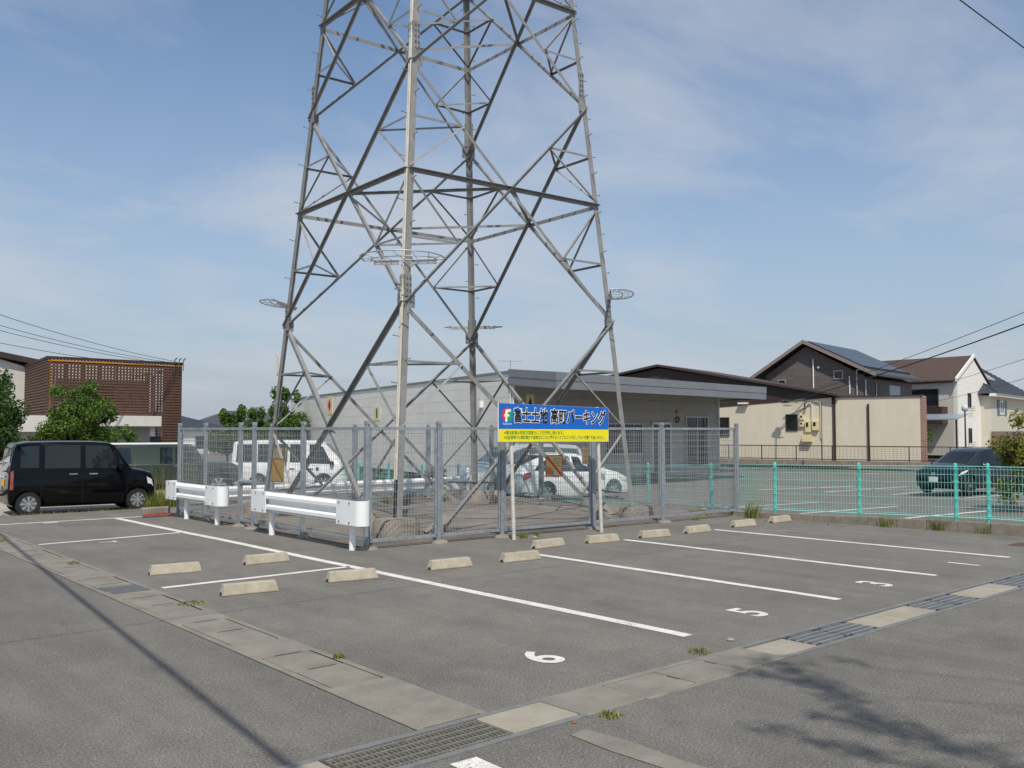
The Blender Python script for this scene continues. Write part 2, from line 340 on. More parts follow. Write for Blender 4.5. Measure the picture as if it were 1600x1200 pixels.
# painted lines and numbers are children of the lot
def wline(pts, w):
    vs = []; n = len(pts); k = []
    for i, p in enumerate(pts):
        a = Vector(pts[max(0, i-1)]); b = Vector(pts[min(n-1, i+1)]); d = (b-a).normalized(); t = Vector((-d.y, d.x))*w/2
        jit = random.uniform(.96, 1.04)
        vs += [(p[0]+t.x*jit, p[1]+t.y*jit, .004), (p[0]-t.x*jit, p[1]-t.y*jit, .004)]
    mb = MB(); mb.add(vs, [(2*i, 2*i+1, 2*i+3, 2*i+2) for i in range(n-1)])
    part('white_line', mb, M_PAINT, lot, fix=False)
def subd(a, b, n=8, wob=.012): return [(a[0]+(b[0]-a[0])*i/n+random.uniform(-wob, wob)*(0 < i < n), a[1]+(b[1]-a[1])*i/n+random.uniform(-wob, wob)*(0 < i < n)) for i in range(n+1)]
wline(subd((7.38, 5.72), (7.44, 21.9), 16), .15)
wline(subd((10.28, 5.75), (10.36, 11.5), 8, .02), .14); wline(subd((12.97, 5.8), (12.92, 11.45), 8, .02), .14); wline(subd((15.66, 5.85), (15.58, 11.4), 8), .14)
wline(subd((4.62, 11.86), (7.37, 11.88), 4), .12); wline(subd((4.72, 17.75), (7.37, 18.0), 4), .12); wline(subd((4.9, 22.0), (8.7, 21.9), 4), .12)
def textmesh(body, size, m, name, parent, loc, rot, ext=0., off=0., align='CENTER', width=None, aligny='CENTER', bold=0., sx=1.):
    cu = bpy.data.curves.new(name, 'FONT'); cu.body = body; cu.size = size; cu.align_x = align; cu.align_y = aligny; cu.extrude = ext; cu.offset = off
    to = bpy.data.objects.new(name, cu); col.objects.link(to); bpy.context.view_layer.update()
    dg = bpy.context.evaluated_depsgraph_get(); me = bpy.data.meshes.new_from_object(to.evaluated_get(dg)); bpy.data.objects.remove(to)
    me.materials.clear(); me.materials.append(m)
    if width:
        xs = [v.co.x for v in me.vertices]; k = width/(max(xs)-min(xs)); c0 = (max(xs)+min(xs))/2
        for v in me.vertices: v.co.x = (v.co.x-c0)*k if align == 'CENTER' else v.co.x*k
    o = part(name, me, m, parent); o.location = loc; o.rotation_euler = rot; o.scale = (sx, 1, 1); return o
for t_, x, y in (('6', 5.72, 6.02), ('5', 8.82, 5.99), ('3', 11.68, 6.0), ('1', 14.38, 6.0)):
    textmesh(t_, .64, M_PAINT, 'painted_number', lot, (x, y, .005), (0, 0, 0), sx=.92, off=.014)
textmesh('7', .4, M_PAINT, 'painted_number', lot, (5.75, 17.35, .005), (0, 0, R(-90)), off=.01)
textmesh('8', .4, M_PAINT, 'painted_number', lot, (6.0, 21.75, .005), (0, 0, R(-90)), off=.01)
# white mark of the road just beyond the grating
mb = MB(); mb.add([(3.50, 4.50, .004), (3.70, 4.49, .004), (3.66, 3.3, .004), (3.46, 3.3, .004)], [(3, 2, 1, 0)])
part('white_line', mb, M_PAINT, bpy.data.objects['road'], fix=False)
mb = MB(); pts = []
L_ = [(4.42, 4.40), (4.39, 4.0), (4.41, 3.5), (4.36, 3.0)]; R_ = [(4.58, 4.42), (4.62, 4.05), (4.59, 3.6), (4.64, 3.0)]
mb.add([(x, y, .005) for x, y in L_]+[(x, y, .005) for x, y in R_], [(i, i+4, i+5, i+1) for i in range(3)])
part('concrete_patch', mb, M_CONC, bpy.data.objects['road'])

# ---- front drain channel Y 4.62 .. 5.10
ch = MB(); ch.bb(-9, 22, 4.60, 5.12, -.36, -.30)
channel = struct(part('drain_channel', ch, M_PIT))
def lid(x0, x1, y0, y1, m, z=.006, jit=.004, par=channel, notch=None):
    g = .011; mb = MB(); dz = random.uniform(-jit, jit)
    if notch is None: mb.bb(x0+g, x1-g, y0+g, y1-g, -.07, z+dz)
    else:   # a hand hole cut in the far/near edge
        ym = y0+(y1-y0)*notch; mb.prism([(x0+g, y0+g, -.07), (x1-g, y0+g, -.07), (x1-g, ym, -.07), (x1-.035, ym, -.07), (x1-.035, ym+.13, -.07), (x1-g, ym+.13, -.07), (x1-g, y1-g, -.07), (x0+g, y1-g, -.07)], (0, 0, .07+z+dz))
    return part('concrete_lid', mb, m, par, bevel=.006)
for i in range(-14, 4): lid(2.95-(4-i)*.62, 2.95-(3-i)*.62, 4.65, 5.08, M_CONC2)
lid(4.16, 4.79, 4.66, 5.075, M_CONC2); lid(4.79, 5.44, 4.60, 5.13, M_CONC)
lid(5.44, 6.07, 4.63, 5.07, M_CONC, notch=.35); lid(6.07, 6.69, 4.63, 5.07, M_CONC, notch=.55)
lid(6.69, 7.33, 4.60, 5.13, M_CONC); lid(7.33, 7.96, 4.66, 5.06, M_CONC2)
for a, b in ((9.13, 9.79), (9.79, 10.45), (11.6, 12.2), (12.2, 12.8), (13.95, 14.6), (14.6, 15.2), (16.35, 17.0), (17.0, 17.6)): lid(a, b, 4.67, 5.05, M_CONC2)
for a, b in ((-9, 4.80), (7.30, 22)):
    for y, nm in ((4.625, 'steel_edge'), (5.095, 'steel_edge')):
        w = .028; mb = MB(); mb.bb(a, b, y-w, y+w, -.3, .009); part(nm, mb, M_EDGE, channel)
for a, b in ((5.44, 6.69),):
    for y in (4.6, 5.1): mb = MB(); mb.bb(a, b, y-.03, y+.03, -.3, .004); part('concrete_rim', mb, M_CONC, channel)
def slotgrate(x0, x1):
    mb = MB(); n = 5
    mb.bb(x0, x1, 4.66, 5.06, -.05, -.008)
    g = part('steel_grate', mb, M_DARKST, channel)
    for i in range(n):
        y = 4.685+i*(.35/(n-1)); b = MB(); b.bb(x0+.01, x1-.01, y-.024, y+.024, -.006, .007); part('grate_bar', b, M_DARKST, g)
    for i in range(n-1):
        y = 4.685+(i+.5)*(.35/(n-1)); b = MB()
        k = int((x1-x0)/.035)
        for q in range(k): b.box((x0+.02+q*.035, y, .0), (.017, .024, .012))
        part('grate_teeth', b, M_GALVD, g, kind='stuff')
    b = MB()
    for xx in (x0+.05, x1-.05):
        for yy in (4.69, 5.03): b.tube((xx, yy, 0), (xx, yy, .011), .02, 8)
    part('bolts', b, M_BLACK, g, kind='stuff')
for a, b in ((7.97, 8.545), (8.555, 9.12), (10.46, 11.02), (11.03, 11.59), (12.81, 13.38), (13.39, 13.94), (15.21, 15.78), (15.79, 16.34)): slotgrate(a, b)
gr = MB(); gr.bb(2.96, 4.15, 4.66, 5.06, -.07, -.064)
grating = part('steel_grating', gr, M_PIT, channel)
for i in range(34):
    x = 2.975+i*.0355; b = MB(); b.bb(x-.0045, x+.0045, 4.655, 5.065, -.05, .004); part('bearing_bar', b, M_GRATE, grating)
for j in range(5):
    y = 4.69+j*.085; b = MB(); b.bb(2.965, 4.145, y-.009, y+.009, -.012, .007); part('cross_bar', b, M_GRATE, grating)
# ---- left gutter
gut = MB()
ys = [5.13+i*.5 for i in range(39)]
for w0, w1 in ((0, .065), (.545, .61)):
    vs = []
    for y in ys: vs += [(gx(y)+w0, y, .006), (gx(y)+w1, y, .006)]
    gut.add(vs, [(2*i, 2*i+1, 2*i+3, 2*i+2) for i in range(len(ys)-1)])
vs = []
for y in ys: vs += [(gx(y), y, -.05), (gx(y)+.61, y, -.05)]
gut.add(vs, [(2*i, 2*i+1, 2*i+3, 2*i+2) for i in range(len(ys)-1)])
gutter = struct(part('roadside_gutter', gut, M_CONC, fix=False))
y = 5.14; i = 0
while y < 24:
    l = .62 if i not in (0,) else 1.25
    wide = (i % 3 == 0)
    a0, a1 = (0, .61) if wide else (.07, .54)
    x0, x1 = gx(y), gx(y+l); e = .010; z = .008+random.uniform(-.003, .003)+(.003 if wide else 0)
    mb = MB(); mb.prism([(x0+a0+e, y+e, -.05), (x0+a1-e, y+e, -.05), (x1+a1-e, y+l-e, -.05), (x1+a0+e, y+l-e, -.05)], (0, 0, .05+z))
    o = part('concrete_lid', mb, M_CONC, gutter, bevel=.006)
    if not wide:
        mb = MB(); mb.bb(-.13, .13, -.010, .010, 0, .0015); part('hand_slot', mb, M_PIT, o, loc=(x1+.32, y+l-.004, z+.001))
    y += l; i += 1
mb = MB(); mb.prism([(gx(12)+.09, 11.75, .006), (gx(12)+.54, 11.75, .006), (gx(12)+.54, 12.3, .006), (gx(12)+.09, 12.3, .006)], (0, 0, .012)); part('steel_plate', mb, M_DARKST, gutter)
# manhole plate at the right
mb = MB(); mb.bb(17.3, 17.85, 6.1, 6.5, 0, .006); part('rusty_cover_plate', mb, mat('rust', '#5a4236', .9, var=.2), lot)

# ------------------------------------------------------------------ kerb wall and mint fence
kx = lambda y: 18.47+.08*max(0, 12.9-y)+ (0 if y < 12.9 else .02*(y-12.9)*0)
def ktop(y): return .21-.02*(y-7.5) if y > 7.5 else .21
kerb = thing('block_kerb', 'low concrete block kerb along the right edge of the lot under the mint fence', 'kerb', (18.6, 9, 0))
y = 2.0
while y < 12.8:
    l = .6; mb = MB(); e = .004
    mb.prism([(kx(y)-18.6, y+e-9, -.1), (kx(y)+.16-18.6, y+e-9, -.1), (kx(y+l)+.16-18.6, y+l-e-9, -.1), (kx(y+l)-18.6, y+l-e-9, -.1)], (0, 0, .1+ktop(y)+random.uniform(-.006, .006)))
    part('kerb_block', mb, M_CONCD, kerb, bevel=.008); y += l
mfence = thing('mint_mesh_fence', 'mint green wire mesh fence standing on the kerb between the two car parks', 'fence', (18.9, 9, 0))
fx_ = lambda y: (kx(y)+.08 if y < 12.9 else 18.95) if y < 12.3 else 18.56+min(.39, (y-12.3)*.35)
fz_ = lambda y: ktop(y) if y < 12 else max(-.28, .12-.03*(y-12))
posts = [3.6, 5.4, 7.45, 8.05, 10.0, 11.95, 13.95, 15.95, 17.95, 19.95, 21.95, 23.95, 25.95, 27.95, 29.95, 31.95]
mp_ = MB(); mp_.tube((0, 0, -.25), (0, 0, 1.12), .035, 10); mp_.lathe([(.035, 1.12), (.03, 1.135), (.012, 1.148)], (0, 0, 0), n=10)
me_post = mesh_from(mp_, M_MINT, True)
mc = MB(); mc.lathe([(.036, -.02), (.046, -.018), (.046, .018), (.036, .02)], (0, 0, 0), n=10); mc.box((.0, .0, 0), (.03, .13, .02)); me_clip = mesh_from(mc, M_MINT)
for y in posts:
    p = inst(me_post, 'post', mfence, (fx_(y)-18.9, y-9, fz_(y)))
    for z in (.12, .45, .78, 1.03): inst(me_clip, 'clamp', p, (0, 0, z))
for a, b in zip(posts[:-1], posts[1:]):
    A = Vector((fx_(a)-18.95, a-9, fz_(a))); B = Vector((fx_(b)-18.95, b-9, fz_(b))); L = (B-A).length; d = (B-A)/L
    wires = MB(); n = int(L/.062); zs = [.12, .28, .44, .60, .76, .92, 1.03]
    for q in range(n+1):
        p = A+d*(L*q/n); pp = [p+V(0, 0, .06), p+V(0, 0, 1.06)]
        wires.tube(pp[0], pp[1], .003, 4, caps=False)
    rails = MB()
    for z in zs: rails.tube(A+V(-.006, 0, z), B+V(-.006, 0, z), .0035, 4, caps=False)
    # triangular rolls at the top and bottom edge of the mesh
    for z0, z1 in ((1.03, 1.085), (.03, .085)):
        rails.tube(A+V(-.045, 0, z1), B+V(-.045, 0, z1), .005, 4, caps=False); rails.tube(A+V(.02, 0, z1), B+V(.02, 0, z1), .005, 4, caps=False)
        for q in range(n+1):
            p = A+d*(L*q/n); rails.tube(p+V(0, 0, z0), p+V(-.045, 0, z1), .0036, 4, caps=False); rails.tube(p+V(-.045, 0, z1), p+V(.02, 0, z1), .0036, 4, caps=False)
    r_ = part('horizontal_wires', rails, M_MINTW, mfence, fix=False, kind='stuff')
    part('vertical_wires', wires, M_MINTW, mfence, fix=False, kind='stuff')

# ------------------------------------------------------------------ enclosure fence round the tower
efence = thing('steel_mesh_fence', 'grey galvanised mesh fence with square posts enclosing the pylon', 'fence', (8.68, 13.45, 0))
c0 = Vector((8.68, 13.45)); cR = Vector((18.62, 12.97)); cB = Vector((18.72, 22.0)); cL = Vector((8.86, 21.85))
def along(a, b, d): u = (b-a).normalized(); return a+u*d
fr = [along(c0, cR, d) for d in (0, 1.46, 2.9, 5.25, 7.35, (cR-c0).length)]
le = [along(c0, cL, d) for d in (0, 2.25, 4.35, 5.0, 6.85, (cL-c0).length)]
rt = [along(cR, cB, d) for d in (0, 2.3, 4.6, 6.8, (cB-cR).length)]
ba = [along(cL, cB, d) for d in (0, 2.4, 4.9, 7.4, (cB-cL).length)]
pb = MB(); pb.box((0, 0, 1.0), (.075, .075, 2.2)); pb.box((0, 0, 2.13), (.085, .085, .06)); me_fp = mesh_from(pb, M_FPOST, bevel=.006)
ft = MB(); ft.lathe([(.16, -.03), (.17, .0), (.14, .035), (.06, .05)], (0, 0, 0), n=9); me_ft = mesh_from(ft, M_CONCD, True)
pk = MB(); pk.box((0, -.05, 2.12), (.03, .012, .05)); me_lug = mesh_from(pk, M_GALVD)
def O2(p): return (p.x-8.68, p.y-13.45, 0)
def panel(a, b, off=.0):
    u = (b-a); L = u.length; u /= L; n_ = Vector((-u.y, u.x)); a2 = a+u*.05; L2 = L-.1
    P = lambda s, z, k=0.: Vector((a2.x+u.x*s+n_.x*k-8.68, a2.y+u.y*s+n_.y*k-13.45, z))
    ang = math.atan2(u.y, u.x); z0, z1 = .13, 2.03
    f = MB()
    for z, h in ((z0, .05), (z1, .05)):
        c = P(L2/2, z); f.box(c, (L2, .04, h), ang)
    for s_ in (.015, L2-.015): f.box(P(s_, (z0+z1)/2), (.03, .04, z1-z0), ang)
    fo = part('panel_frame', f, M_GALV, efence)
    w = MB(); n = max(2, int(L2/.062))
    for i in range(1, n): w.box(P(L2*i/n, (z0+z1)/2, .004), (.0042, .0042, z1-z0), ang)
    k = 14
    for j in range(1, k): w.box(P(L2/2, z0+(z1-z0)*j/k, -.004), (L2, .0048, .0052), ang)
    part('wire_mesh', w, M_WIRE, fo, fix=False, kind='stuff')
seen = []
for run in (fr, le, rt, ba):
    for p in run:
        if all((p-q).length > .1 for q in seen):
            seen.append(p); o = inst(me_fp, 'post', efence, O2(p), random.uniform(-.03, .03)); inst(me_lug, 'top_lug', o)
            inst(me_ft, 'post_footing', efence, O2(p+Vector((random.uniform(-.02, .04), -.03))), random.random()*3, (random.uniform(.9, 1.25), random.uniform(.9, 1.2), 1))
    for a, b in zip(run[:-1], run[1:]): panel(a, b)
# latch bar of the side gate
mb = MB(); mb.tube(O2(le[2])[:2]+(.93,), O2(le[3])[:2]+(.93,), .05, 10); part('gate_latch', mb, M_GALV, efence, True)

# ------------------------------------------------------------------ lattice tower
TC = Vector((13.466, 17.56, 0)); TH = -.07; TA, TS = 3.166, .081
CR = {'N': (-1, -1), 'Rr': (1, -1), 'F': (1, 1), 'L': (-1, 1)}; ORD = ['N', 'Rr', 'F', 'L']
def tp(c, z):
    w = TA-TS*z; return Vector((CR[c][0]*w, CR[c][1]*w, z))
tower = thing('lattice_tower', 'tall grey steel lattice power line tower on four legs inside the mesh fence', 'transmission tower', TC, TH)
def tbar(name, p, q, w=.075, t=.009, inn=None, flip=False):
    p, q = Vector(p), Vector(q); m = (p+q)/2; i = Vector((-m.x, -m.y, 0))
    if inn is not None: i = Vector(inn)
    if i.length < .1: i = Vector((0, 0, -1))
    d = (q-p).normalized(); A = d.cross(i)
    if abs(A.z) < 1e-3: A = d.cross(Vector((0, 0, 1))) if abs(i.z) > .5 else A
    if A.z > 0: A = -A
    if flip: A = -A
    mb = MB(); mb.angle(p, q, w, t, A, i); return part(name, mb, M_TOWER, tower)
LEV = [4.53, 9.6, 13.86, 17.6, 20.8]
ztop = LEV[-1]
for c in ORD:
    sx, sy = CR[c]; mb = MB(); pts = (tp(c, -.2), tp(c, ztop)); mb.angle(*pts, .128, .015, (-sx, 0, 0), (0, -sy, 0)); lg = part('leg', mb, M_TOWER, tower)
    for zz in (4.75, 10.1, 15.4):       # splice plates with bolts
        mb = MB(); p = tp(c, zz)
        mb.box(p+Vector((-sx*.085, sy*.006, .0)), (.14, .014, .62)); mb.box(p+Vector((sx*.006, -sy*.085, .0)), (.014, .14, .62)); sp = part('splice_plate', mb, M_TOWER, lg)
        b = MB()
        for k in range(5):
            for e in (-.035, .035):
                b.tube(p+Vector((-sx*(.085+e), sy*.01, -.24+k*.12)), p+Vector((-sx*(.085+e), sy*.04, -.24+k*.12)), .014, 6)
                b.tube(p+Vector((sx*.01, -sy*(.085+e), -.24+k*.12)), p+Vector((sx*.04, -sy*(.085+e), -.24+k*.12)), .014, 6)
        part('bolts', b, M_DARKST, sp, kind='stuff')
sbm = MB(); sbm.tube((0, 0, 0), (.17, 0, 0), .0095, 6); sbm.tube((.155, 0, 0), (.17, 0, 0), .017, 6); me_sb = mesh_from(sbm, M_TOWER)
for c in ORD:
    sx, sy = CR[c]; z = 2.9; k = 0
    while z < 20.5:
        if z > 5.6 or c == 'N':
            p = tp(c, z); o = inst(me_sb, 'step_bolt', tower, p+Vector((0, -sy*.08, 0)) if k % 2 == 0 else p+Vector((-sx*.08, 0, 0)))
            o.rotation_euler = (0, R(-8), (0 if sx > 0 else math.pi) if k % 2 == 0 else (math.pi/2 if sy > 0 else -math.pi/2))
        z += .46; k += 1
FACES = [(ORD[i], ORD[(i+1) % 4]) for i in range(4)]
def fin(a, b): m = (tp(a, 0)+tp(b, 0))/2; return Vector((-m.x, -m.y, 0)).normalized()
def lerp(p, q, t): return Vector(p)+(Vector(q)-Vector(p))*t
FB = .87
CAMV = Vector((13.466, 17.56, 0)).normalized(); CAMV = Matrix.Rotation(-TH, 3, 'Z') @ CAMV     # away from the street side
def flange(a, b, dark):
    i = fin(a, b); near = i.dot(CAMV) > 0; return (-i if near else i) if dark else (i if near else -i)
gfoot = {}
for a, b in FACES:
    i = fin(a, b); near = i.dot(CAMV) > 0
    for s_, e_ in ((a, b), (b, a)):
        top = tp(s_, LEV[0]); bot = lerp(tp(s_, -.05), tp(e_, -.05), FB)
        dark = (s_ == b) if near else (s_ == a); k = .0 if dark == near else .03
        tbar('diagonal_brace', top+i*k, bot+i*k, .09 if near else .078, .01, flange(a, b, dark))
        gfoot[(s_, e_)] = (top, bot)
def zp(p, q, z): return lerp(p, q, (z-p.z)/(q.z-p.z))
def redundants(c, others, zl, zd, zleg):
    """struts from a leg at zl to points of its two diagonals at zd, then sub-diagonals from there to the leg at zleg"""
    ps = []
    for (p, q) in others:
        d = zp(p, q, zd); ps.append(d); tbar('strut', tp(c, zl), d, .046, .006); tbar('sub_diagonal', d, tp(c, zleg), .042, .006)
    tbar('tie', ps[0], ps[1], .042, .006, (0, 0, -1))
for c in ORD:
    ot = [gfoot[k] for k in gfoot if k[0] == c]; redundants(c, ot, 3.36, 3.36, 2.05)
    for k, (p, q) in gfoot.items():
        if k[1] == c:
            d = zp(p, q, .62); tbar('sub_diagonal', tp(c, 2.0), d, .05, .006); tbar('strut', tp(c, .55), d, .055, .007)
for li in range(len(LEV)-1):
    za, zb = LEV[li], LEV[li+1]; wa, wb = TA-TS*za, TA-TS*zb; t = wa/(wa+wb); zc_ = za+(zb-za)*t; big = .068 if li < 2 else .06
    cross = {}; low = {}; upp = {}
    for a, b in FACES:
        i = fin(a, b)
        near = i.dot(CAMV) > 0
        for s_, e_ in ((a, b), (b, a)):
            dark = (s_ == a) if near else (s_ == b); k = .0 if dark == near else .03
            p, q = tp(s_, za), tp(e_, zb); tbar('diagonal_brace', p+i*k, q+i*k, big, .009, flange(a, b, dark))
            low.setdefault(s_, []).append((p, q)); upp.setdefault(e_, []).append((p, q))
        m = lerp(tp(a, zc_), tp(b, zc_), .5); cross[(a, b)] = m
        for e_ in (a, b): tbar('ring_beam', tp(e_, zc_), m, .09, .01, -i)
    cs = [cross[f] for f in FACES]
    for j in range(4): tbar('plan_brace', cs[j], cs[(j+1) % 4], .06, .007, (0, 0, -1))
    for c in ORD:
        h1 = za+(zc_-za)*.49; h2 = zc_+(zb-zc_)*.49
        redundants(c, low[c], h1, h1, zc_-.06); redundants(c, upp[c], h2, h2, zc_+.06)
    if li % 2 == 0:
        pass
for c in ORD:      # gusset plates where the braces meet the legs
    sx, sy = CR[c]
    for z in LEV[:-1]:
        p = tp(c, z)
        for ax in (0, 1):
            mb = MB(); mb.box(p+(Vector((-sx*.14, sy*.004, .02)) if ax == 0 else Vector((sx*.004, -sy*.14, .02))), (.2, .012, .3) if ax == 0 else (.012, .2, .3)); part('gusset_plate', mb, M_TOWER, tower)
# anti-climbing guards: fans of tube and wire round every leg
for c in ORD:
    sx, sy = CR[c]; base = tp(c, {'N': 5.34, 'L': 5.07, 'Rr': 5.15, 'F': 4.9}[c]); og = 1.0 if c == 'N' else .52; o_ = Vector((sx, sy, 0)).normalized(); s_ = Vector((-o_.y, o_.x, 0))
    arc = [base+s_*(math.sin(t)*.82)+o_*(.05+og*max(0, math.cos(t))**.7) for t in np.linspace(-math.pi/2, math.pi/2, 15)]
    mb = MB(); mb.path(arc, .014, 6); mb.tube(arc[0], arc[-1], .013, 6)
    inner = [base+s_*(math.sin(t)*.66)+o_*(.05+og*.52*max(0, math.cos(t))**.8)+V(0, 0, -.012) for t in np.linspace(-math.pi/2, math.pi/2, 11)]; mb.path(inner, .011, 6)
    gd = part('anti_climb_guard', mb, M_GALVD, tower, True)
    wv = MB()
    for k in range(1, 14, 2): wv.tube(base+s_*(math.sin(-math.pi/2+math.pi*k/14)*.6)+o_*.06, arc[k], .006, 4)
    for kk in (.35,): wv.path([base+s_*(math.sin(t)*.80*(.75+kk*.4))+o_*(.1+kk*max(0, math.cos(t))**.55) for t in np.linspace(-1.45, 1.45, 11)], .005, 4)
    part('guard_wires', wv, M_GALVD, gd, fix=False)
    for q in (-1, 1):
        b = MB(); b.box(base+s_*q*.38+o_*.02+V(0, 0, -.05), (.5, .035, .07), math.atan2(s_.y, s_.x)); part('guard_bracket', b, M_GALVD, gd)
# concrete footings
def footing(p, r, h, n=9):
    mb = MB(); prof = [(r*1.12, -.1), (r*1.1, h*.1), (r*1.02, h*.85), (r*.93, h), (r*.3, h+.015)]; mb.lathe(prof, p, n=n)
    for i, v in enumerate(mb.v): mb.v[i] = (v[0]+random.uniform(-.015, .015), v[1]+random.uniform(-.015, .015), v[2])
    return part('concrete_footing', mb, M_CONCD, tower, True, ang=40)
for c, r, h in (('N', .42, .34), ('Rr', .38, .26), ('F', .42, .3), ('L', .4, .3)):
    p = tp(c, 0); footing((p.x, p.y, 0), r, h, 10)
for (s_, e_), (p, q) in gfoot.items():
    i = fin(*( (s_, e_))) ; d = (q-p).normalized(); mb = MB(); c1 = q-d*.48; u = i; w_ = d.cross(u).normalized()
    if w_.z < 0: w_ = -w_
    vs = []
    for c_, a_ in ((q+d*.05, .19), (c1, .13)):
        for k in range(8):
            t = 2*math.pi*k/8; vs.append(c_+u*(.06+math.cos(t)*a_)+w_*math.sin(t)*a_)
    mb.add(vs, [(k, (k+1) % 8, 8+(k+1) % 8, 8+k) for k in range(8)]+[tuple(range(7, -1, -1)), tuple(range(8, 16))])
    part('brace_footing', mb, M_CONCD, tower, True, ang=40)
# cream cable duct on the near leg and its black lower sleeve
mb = MB(); a = tp('N', 1.05); b = tp('N', 20.6); o1 = Vector((-.02, .03, 0)); mb.tube(a+o1, b+o1, .022, 8); mb.tube(a+o1+V(0, .055, 0), b+o1+V(0, .055, 0), .02, 8); part('cable_duct', mb, M_CREAM, tower, True)
mb = MB(); a = tp('N', .35); b = tp('N', 1.06); mb.tube(a+o1, b+o1, .032, 8); part('duct_sleeve', mb, M_BLACK, tower, True)
# coil of rope on the left leg
mb = MB(); p = tp('L', 3.6); mb.path([p+Vector((-.05, .03+.03*math.sin(t), .0+.28*math.cos(t))) for t in np.linspace(0, 2*math.pi, 17)], .018, 6); part('hanging_strap', mb, M_CREAM, tower, True)

# ------------------------------------------------------------------ sign
M_SBLUE = mat('sign_blue', '#1467c4', .35, var=.06); M_SYEL = mat('sign_yellow', '#f2e21a', .35, var=.04); M_SRED = mat('sign_red', '#d5352f', .4, var=.05); M_SGRN = mat('sign_green', '#1f9a62', .4, var=.05)
M_SBLK = mat('sign_black', '#15130f', .4, var=.1); M_SWHT = mat('sign_white', '#f4f2ec', .4, var=.03); M_SGT = mat('sign_green_text', '#3f8f3a', .4, var=.05)
S0 = Vector((11.02, 12.76)); S1 = Vector((13.68, 12.52)); sd = (S1-S0); SW = sd.length; sang = math.atan2(sd.y, sd.x)
sign = thing('parking_sign', 'blue and yellow parking sign board on two white poles in front of the mesh fence', 'sign', (S0.x, S0.y, 0), sang)
def brd(x0, x1, z0, z1, y0, y1, m, nm, tl=0., par=None):
    mb = MB(); mb.add([(x0, y0, z0), (x1, y0, z0-tl*.2), (x1, y0, z1-tl), (x0, y0, z1), (x0, y1, z0), (x1, y1, z0-tl*.2), (x1, y1, z1-tl), (x0, y1, z1)], [(0, 1, 2, 3), (7, 6, 5, 4), (0, 4, 5, 1), (1, 5, 6, 2), (2, 6, 7, 3), (3, 7, 4, 0)])
    return part(nm, mb, m, par or sign)
TL = .055
board = brd(0, SW, 1.785, 2.49, 0, .035, M_WHITE, 'board', TL)
brd(.005, SW-.005, 2.02, 2.488, -.003, .0, M_SBLUE, 'blue_panel', TL); brd(.005, SW-.005, 1.788, 2.0195, -.003, 0, M_SYEL, 'yellow_panel', .01)
for x, y, a in ((.31, .07, -.05), (2.42, .06, -.06)):
    mb = MB(); mb.tube((x, y, 2.45), (x-a*1.9, y-.0, -.2), .035, 10); part('pole', mb, mat('white_pole', '#d9d6cc', .5, c2='#bdb9ae', vs=6), sign, True)
rot = (R(90), R(1.0), 0)
TXT = '富士土地 高町パーキング'
textmesh(TXT, .29, M_SWHT, 'sign_lettering_outline', sign, (1.47, -.005, 2.235), rot, off=.018, ext=.0008, width=2.27)
textmesh(TXT, .29, M_SBLK, 'sign_lettering', sign, (1.47, -.0075, 2.235), rot, off=.006, ext=.0012, width=2.25)
textmesh('※違法駐車は発見次第直ちに２万円申し受けます。', .075, M_SGT, 'small_lettering', sign, (.12, -.005, 1.95), (R(90), R(.3), 0), align='LEFT', width=1.4, off=.001)
textmesh('※当駐車場での車輌事故や盗難及びこれに関するトラブルにつきましては一切責任を負いません。', .075, M_SGT, 'small_lettering', sign, (.12, -.005, 1.862), (R(90), R(.3), 0), align='LEFT', width=2.44, off=.001)
def disc(cx, cz, r, y, m, nm, a0=0, a1=2*math.pi, n=24):
    mb = MB(); pts = [(cx+r*math.cos(t), y, cz+r*math.sin(t)) for t in np.linspace(a0, a1, n)]; mb.prism(pts, (0, -.002, 0)); part(nm, mb, m, sign)
disc(.19, 2.275, .128, -.0035, M_SRED, 'emblem_red', R(62), R(242)); disc(.19, 2.275, .128, -.0035, M_SGRN, 'emblem_green', R(-118), R(62))
mb = MB(); F_ = [(-.045, -.125), (.0, -.125), (.0, -.03), (.045, -.03), (.045, .01), (.012, .01), (.012, .05), (.075, .06), (.085, .105), (.02, .105), (-.04, .09), (-.05, .02), (-.075, .01), (-.075, -.03), (-.045, -.03)]
mb.prism([(.19+x, -.0065, 2.275+z) for x, z in F_], (0, -.0015, 0)); part('emblem_letter', mb, M_SWHT, sign)
textmesh('fujitochi', .05, M_SWHT, 'emblem_lettering', sign, (.19, -.005, 2.115), rot, width=.2)

